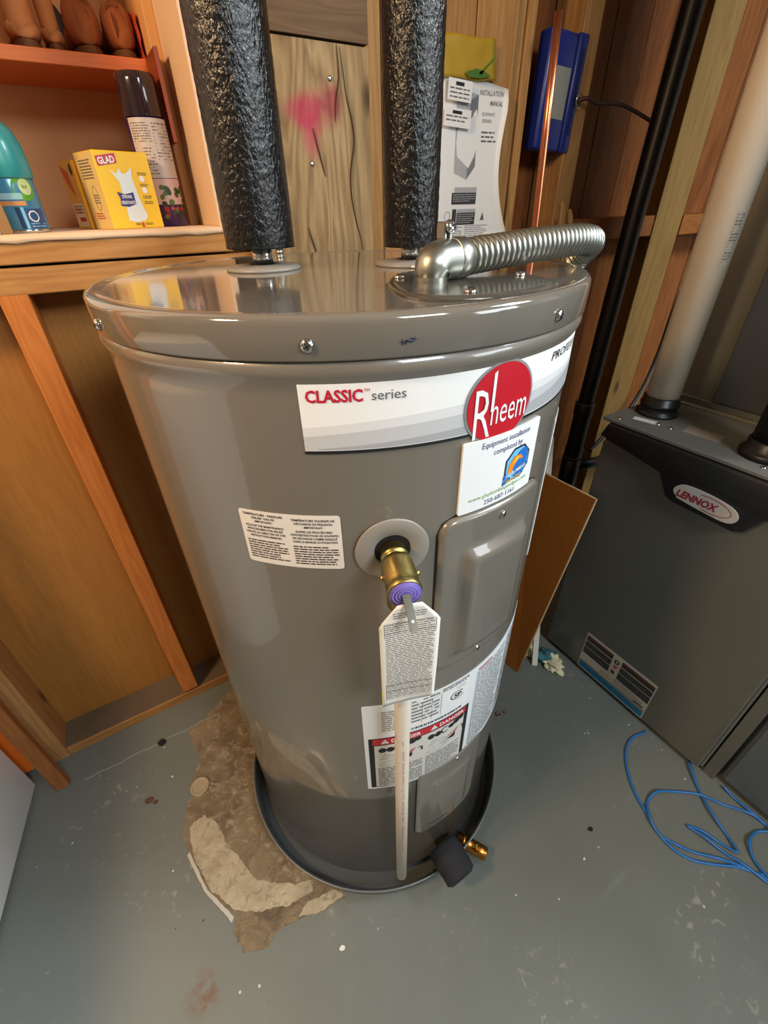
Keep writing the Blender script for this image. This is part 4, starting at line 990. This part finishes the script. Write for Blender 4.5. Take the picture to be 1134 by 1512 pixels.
pr.rect(.0, .006, .028, .032, .0002, mat('label_navy', (40, 76, 120), .4)); pr.rect(-.012, .006, -.006, .034, .0002, mat('label_deep', (16, 44, 84), .4)); pr.rect(-.005, .006, -.001, .034, .0002, mat('label_sky', (124, 190, 224), .4))
pr.ell(.010, .022, .008, .008, .0004, WHITE, 8, .39, .0062, .0062); pr.lines(.002, .013, .026, .006, .0035, .0004, mat('label_sky2', (140, 180, 210), .4), .4)
pr.text('air', .013, .058, .007, .0006, GR, 'c'); pr.build('can_label', None, bt)
# box of bags
YE = mat('carton_yellow', (238, 192, 8), .42); YS = mat('carton_side', (216, 188, 120), .5)
ang = math.atan2(.035, .1)
def carton(name, lab, fl, wdt, dep, hgt, top_mt, side_mt):
    t = thing(name, (fl[0]+.03, fl[1]+.03, LZ), lab, 'box')
    M = Matrix.Translation((fl[0], fl[1], LZ)) @ Matrix.Rotation(ang, 4, 'Z')
    b = MB(); b.box(0, wdt, 0, dep, 0, hgt, None, M); b.mats = [top_mt, side_mt]; b.mi = [0]*len(b.f); b.mi[4] = 1
    return t, b.build('carton', None, t, .0012), M
gb, gc, M = carton('garbage_bag_box', 'yellow garbage bag carton with red and white brand lettering', (.076, 1.028), .092, .074, .109, YE, YS)
gf = (lambda M: lambda u, v, h: tuple(M @ Vector((u, -.0003-h, v))))(M)
pr = Decal(gf, .05)
pr.poly([(.004, .088), (.036, .093), (.036, .106), (.003, .101)], .0002, RED); pr.text('GLAD', .006, .0905, .0125, .0004, WHITE, width=.028, rot=.12, bold=.03)
WB = mat('bag_white', (216, 226, 228), .4)
pr.poly([(.030, .012), (.032, .045), (.031, .068), (.020, .084), (.030, .078), (.036, .086), (.040, .078), (.048, .080), (.058, .088), (.055, .074), (.058, .05), (.062, .030), (.066, .018), (.060, .012), (.045, .009)], .0002, WB)
pr.poly([(.022, .054), (.034, .050), (.050, .053), (.050, .036), (.036, .032), (.023, .034), (.025, .044)], .0005, mat('banner_navy', (46, 44, 112), .4)); pr.text('STRONG', .037, .0445, .0065, .0007, WHITE, 'c', width=.017, bold=.02); pr.text('RÉSISTANTS', .037, .0362, .0062, .0007, WHITE, 'c', width=.024, bold=.02)
for z in (.072, .056): pr.ell(.072, z, .0045, .0045, .0002, WHITE, 20)
DKY = mat('carton_print', (120, 100, 20), .5)
for z in (.081, .065, .048, .040): pr.lines(.066, z, .082, z-.005, .0025, .0002, DKY, .5)
pr.poly([(.050, .002), (.052, .005), (.0495, .007), (.052, .0075), (.053, .010), (.054, .0075), (.0565, .007), (.054, .005), (.056, .002)], .0003, RED); pr.lines(.04, .008, .050, .004, .002, .0003, DKY, .5); pr.lines(.058, .008, .072, .004, .002, .0003, DKY, .5)
pr.build('front_print', None, gc)
gs = (lambda M: lambda u, v, h: tuple(M @ Vector((-.0003-h, .072-u, v))))(M)
pr = Decal(gs, .05); pr.ell(.040, .045, .010, .018, .0002, INKG, 24, 0, .0092, .0172); pr.lines(.012, .098, .055, .072, .004, .0002, INKG, .4); pr.lines(.030, .05, .050, .038, .0035, .0002, INKG, .4); pr.lines(.02, .024, .05, .014, .0035, .0002, RED, .4)
pr.build('side_print', None, gc)
ob, oc2, M2 = carton('orange_bag_box', 'small orange and yellow carton behind the yellow garbage bag carton', (.0455, 1.108), .075, .058, .101, mat('carton_orange', (236, 160, 30), .42), mat('carton_orange_side', (234, 168, 60), .45))
gs = (lambda M: lambda u, v, h: tuple(M @ Vector((-.0003-h, .058-u, v))))(M2)
pr = Decal(gs, .05); pr.poly([(.004, .095), (.03, .085), (.034, .05), (.022, .06), (.010, .075)], .0002, mat('carton_red_art', (214, 90, 40), .5)); pr.rect(.006, .004, .054, .040, .0002, mat('carton_cream', (238, 204, 160), .5)); pr.rect(.02, .012, .046, .018, .0004, RED); pr.text('MAX', .010, .026, .012, .0004, RED, width=.03); pr.lines(.010, .036, .05, .022, .005, .0003, INKG, .3)
pr.ell(.047, .088, .0045, .0085, .0004, INK, 16); pr.build('side_print', None, oc2)
# tall spray can
sc = thing('tall_spray_can', (.186, 1.110, LZ), 'tall dark purple spray can behind the yellow carton', 'spray can')
M = Matrix.Translation((.1835, 1.112, LZ)); PU = mat('can_purple', (58, 36, 92), .22, .2, .3)
MB().lathe([(.031, 0), (.0332, .002), (.0332, .155), (.0316, .160)], M, 48).build('can_body', PU, sc)
MB().lathe([(.0320, .1605), (.0328, .162), (.0328, .207), (.0318, .2165), (.029, .2185), (.0001, .2185)], M, 48).build('can_cap', mat('cap_darkbrown', (44, 28, 34), .14, 0, .5), sc)
pr = Decal(cm(.0334, .1835, 1.112, -155), .004); pr.rect(0, .075, .075, .1585, .0001, mat('can_label_grey', (196, 188, 184), .4))
pr.lines(.004, .152, .036, .125, .0035, .0003, INKG, .4); pr.lines(.040, .152, .072, .10, .0045, .0003, INKG, .35); pr.lines(.004, .118, .036, .08, .0045, .0003, INKG, .35)
pr.rect(.0, .035, .075, .074, .0001, mat('can_label_pink', (206, 178, 176), .4))
rn = random.Random(5)
for i in range(26): pr.ell(rn.uniform(.03, .074), rn.uniform(.014, .062), .005, .004, .0003+i*1e-5, [mat('leafa', (52, 84, 34), .5), mat('leafb', (84, 116, 44), .5), mat('leafc', (34, 56, 30), .5)][i % 3], 7, rn.random()*3)
for i in range(6): pr.ell(rn.uniform(.03, .07), rn.uniform(.012, .03), .003, .003, .0006, RED, 8)
pr.build('can_label', None, sc)
# shoes on the shelf ---------------------------------------------------------
def shoe(name, lab, x, y, wdt, hgt, ln, col, sole, rot=0, shaft=0, group=None):
    t = thing(name, (x, y, 1.4412), lab, 'boot' if shaft else 'shoe', group)
    M = Matrix.Translation((x, y, 1.4412)) @ Matrix.Rotation(rot, 4, 'Z')
    hw = wdt/2; secs = 15; n = 20; vs = []
    for j in range(secs+1):
        s_ = j/secs
        wj = hw*(.42+.58*math.sin(min(1, s_*4.2)*PI/2)) if s_ < .25 else hw*(1-.16*math.sin((s_-.25)/.35*PI) if s_ < .6 else (1.02 if s_ < .82 else 1.02*math.sqrt(max(.03, 1-((s_-.82)/.19)**2))))
        hj = hgt*(.86+.14*min(1, s_*4)) if s_ < .34 else hgt*(1-.62*min(1, (s_-.34)/.42)) if s_ < .76 else hgt*.38*(1-.55*((s_-.76)/.24)**2)
        for i in range(n):
            a = 2*PI*i/n; ca, sa = math.cos(a), math.sin(a)
            vs.append(M @ Vector((wj*(abs(ca)**.75)*(1 if ca > 0 else -1)*(1-.22*max(0, sa)), ln*s_+(.008*(1-s_)*4 if s_ < .1 else 0)*max(0, sa), .012+hj*.5+hj*.5*(abs(sa)**.7)*(1 if sa > 0 else -1))))
    b = MB(); b.add(vs, [(j*n+i, j*n+(i+1) % n, (j+1)*n+(i+1) % n, (j+1)*n+i) for j in range(secs) for i in range(n)]+[list(range(n))[::-1], [secs*n+i for i in range(n)]], col, True)
    if shaft:
        pf_ = [(hw*.80, .02), (hw*.86, hgt*.7), (hw*.80, hgt*1.1), (hw*.86, hgt+shaft*.5), (hw*.95, hgt+shaft), (hw*.88, hgt+shaft), (hw*.7, hgt+shaft*.4)]
        b.lathe(pf_, M @ Matrix.Translation((0, ln*.22, 0)) @ Matrix.Diagonal((1, 1.25, 1, 1)), 20, col)
    b.build('upper', None, t)
    so_ = []; 
    for i in range(28):
        a = 2*PI*i/28; ca, sa = math.cos(a), math.sin(a); so_.append(M @ Vector((hw*1.04*ca*(1-.14*math.sin(PI*(sa+1)/2)), ln*.5+ln*.515*sa, 0)))
    MB().prism(so_, (0, 0, .011)).build('sole', sole, t, .0015)
    # heel counter seam
    q = [M @ Vector((hw*.92*math.cos(a), .012+.30*ln*(1+math.sin(a))*.5-.012, .012+hgt*.40+.004*math.cos(a*2))) for a in [PI+PI*i/14 for i in range(15)]]
    if 0: MB().tube([Vector(p) for p in q], .0012, 6).build('seam', sole, t)
    return t
SU = mat('brown_suede', (158, 86, 40), .9, 0, 0, .3, 300, .0008, .2, 30); SO = mat('brown_sole', (104, 62, 28), .8); TA = mat('tan_suede', (190, 120, 66), .95, 0, 0, .3, 300, .0008, .2, 30); DB = mat('dark_boot', (52, 34, 26), .7, 0, 0, .4, 60, .002)
shoe('ankle_boot', 'brown suede shoe on the shelf, between the tan boots and the last shoe', .1385, 1.196, .058, .072, .17, SU, SO)
shoe('ankle_boot', 'brown suede shoe on the shelf nearest the nook side board', .196, 1.196, .054, .068, .17, SU, SO, .0)
shoe('tall_boot', 'wider tan suede boot with dark heel at the left of the shelf', .045, 1.197, .052, .030, .17, TA, SO, .0, .12)
shoe('tall_boot', 'narrower tan suede boot beside the brown shoes on the shelf', .086, 1.205, .034, .026, .16, TA, SO, -.05, .12)
dk = thing('dark_bundle', (.105, 1.37, 1.4412), 'dark brown leather bundle behind the boots on the shelf', 'bundle')
b = MB(); b.lathe([(.010, 0), (.012, .02), (.011, .05), (.012, .08), (.006, .095), (.0001, .1)], Matrix.Translation((.108, 1.3755, 1.4415)) @ Matrix.Diagonal((1.5, 1, 1, 1)), 14); b.build('leather_fold', DB, dk)
shoe('dark_boot', 'dark leather shoe at the far left end of the shelf', -.024, 1.20, .05, .05, .16, DB, DB, .0)
rb = thing('red_paper_bag', (.222, 1.25, 1.441), 'crumpled red-orange paper standing at the right end of the shelf', 'paper')
b = MB(); vs = []
for j in range(9):
    for i in range(9):
        s_, t = i/8, j/8; vs.append((.2255-.003*abs(math.sin(i*1.9+j*.7))-.004*(1-t)*0, 1.195+.12*s_, 1.4415+.07*t*(1-.5*abs(s_-.4))+.004*math.sin(i*2.1)*t))
b.add(vs, [(j*9+i, j*9+i+1, (j+1)*9+i+1, (j+1)*9+i) for j in range(8) for i in range(8)], mat('red_paper', (196, 74, 40), .6)); o = b.build('paper_fold', None, rb); md = o.modifiers.new('t', 'SOLIDIFY'); md.thickness = .001

# ================================================================= FOREGROUND AND FLOOR THINGS
wa = thing('white_appliance', (-.9, .6, 0), 'white appliance side panel at the left edge of the floor', 'appliance')
pA = Vector((-.508, .934-.05, 0)); pB = Vector((-.575, .53, 0)); e1 = (pB-pA).normalized(); nn = Vector((e1.y, -e1.x, 0))
if nn.x > 0: nn = -nn
cA = Vector((-.505, .938, .008))
# keep the panel clear of the jamb
b = MB(); cB = cA+e1*.62
b.prism([cA, cB, cB+nn*.45, cA+nn*.45], (0, 0, .85)); b.build('appliance_body', mat('appliance_white', (238, 241, 240), .3, 0, .2), wa, .004, 2)
b = MB(); b.prism([cA+e1*.01+nn*.01-Vector((0, 0, .008)), cB+nn*.01-Vector((0, 0, .008)), cB+nn*.44-Vector((0, 0, .008)), cA+e1*.01+nn*.44-Vector((0, 0, .008))], (0, 0, .0075)); b.build('appliance_gap_shade', HOLE, wa)  # dark contact gap under the appliance, its shade made as a near-black slab

hose = thing('blue_cable', (.85, .0, 0), 'blue network cable lying in loose loops on the grey floor', 'cable')
BC = mat('cable_blue', (44, 116, 190), .35)
runs = [
 [(.94, .199), (.929, .199), (.894, .207), (.85, .197), (.806, .164), (.773, .121), (.755, .08), (.741, .046), (.737, .008), (.752, -.028), (.785, -.059), (.822, -.087), (.844, -.112), (.86, -.135), (.875, -.2)],
 [(.955, -.10), (.965, -.080), (.956, -.051), (.928, -.009), (.897, .034), (.855, .071), (.815, .092), (.778, .091), (.751, .071), (.739, .039), (.747, .008), (.771, -.024), (.803, -.06), (.835, -.096), (.86, -.15)],
 [(.960, .095), (.941, .079), (.911, .041), (.881, -.004), (.868, -.044), (.849, -.074), (.838, -.043), (.824, -.011), (.81, .012), (.817, -.021), (.827, -.059), (.836, -.091), (.85, -.14)],
 [(.966, .012), (.965, -.014), (.962, -.049), (.966, -.079), (.955, -.092), (.932, -.078), (.895, -.078), (.869, -.101), (.855, -.137)]]
for k, r_ in enumerate(runs):
    q = catmull([(x, y, .0033+.0062*((i+k) % 2)*(k > 0)) for i, (x, y) in enumerate(r_)], 8)
    MB().tube(q, .0031, 10).build('cable_run', BC, hose)
# bits of debris on the floor
def chip(x, y, r, h, col, lab, seed, nm='paint_chip', cat='debris'):
    pts = []
    for i in range(9):
        a = 2*PI*i/9; k = 1+.5*noise.noise(Vector((math.cos(a)+seed, math.sin(a), seed))); pts.append((x+r*k*math.cos(a), y+r*k*.75*math.sin(a), .0003))
    b = MB(); b.prism(pts, (0, 0, h)); o = b.build(nm, col, None, min(h*.3, .0008)); return tag(o, lab, cat)
CHK = mat('debris_black', (18, 20, 22), .6); CHW = mat('debris_white', (224, 222, 214), .6); CHB = mat('debris_brown', (92, 62, 44), .8)
chip(-.211, .881, .0105, .010, CHK, 'black plastic lump on the floor below the wall framing', 1, 'black_lump')
chip(.614, .126, .0055, .004, CHK, 'black chip on the floor beside the blue cable', 2, 'black_chip')
chip(-.262, .745, .010, .003, CHB, 'brown wood crumb on the floor left of the concrete patch', 3, 'wood_crumb')
chip(-.250, .732, .006, .003, CHB, 'smaller dark crumb next to the brown wood crumb', 4, 'wood_crumb')
chip(-.203, .774, .003, .002, CHW, 'white speck on the floor above the round pipe ring', 5)
chip(-.238, .562, .0024, .002, CHW, 'white speck on the floor left of the pale concrete', 6)
chip(.554, .097, .0032, .002, CHW, 'white speck on the floor right of the brass fitting', 7)
chip(.027, .252, .006, .0015, CHW, 'pale paint flake on the floor in front of the drain pan', 8)
for x, y, s_ in ((.631, .452, 1), (.652, .447, .6)):
    b = MB().lathe([(.0075*s_, 0), (.008*s_, .0015), (.0045*s_, .003), (.004*s_, .0005)], Matrix.Translation((x, y, .0003)), 20); tag(b.build('metal_washer', mat('dull_washer', (126, 112, 104), .4, .6)), 'larger rusty washer on the floor right of the heater' if s_ == 1 else 'smaller washer on the floor right of the heater', 'washer')
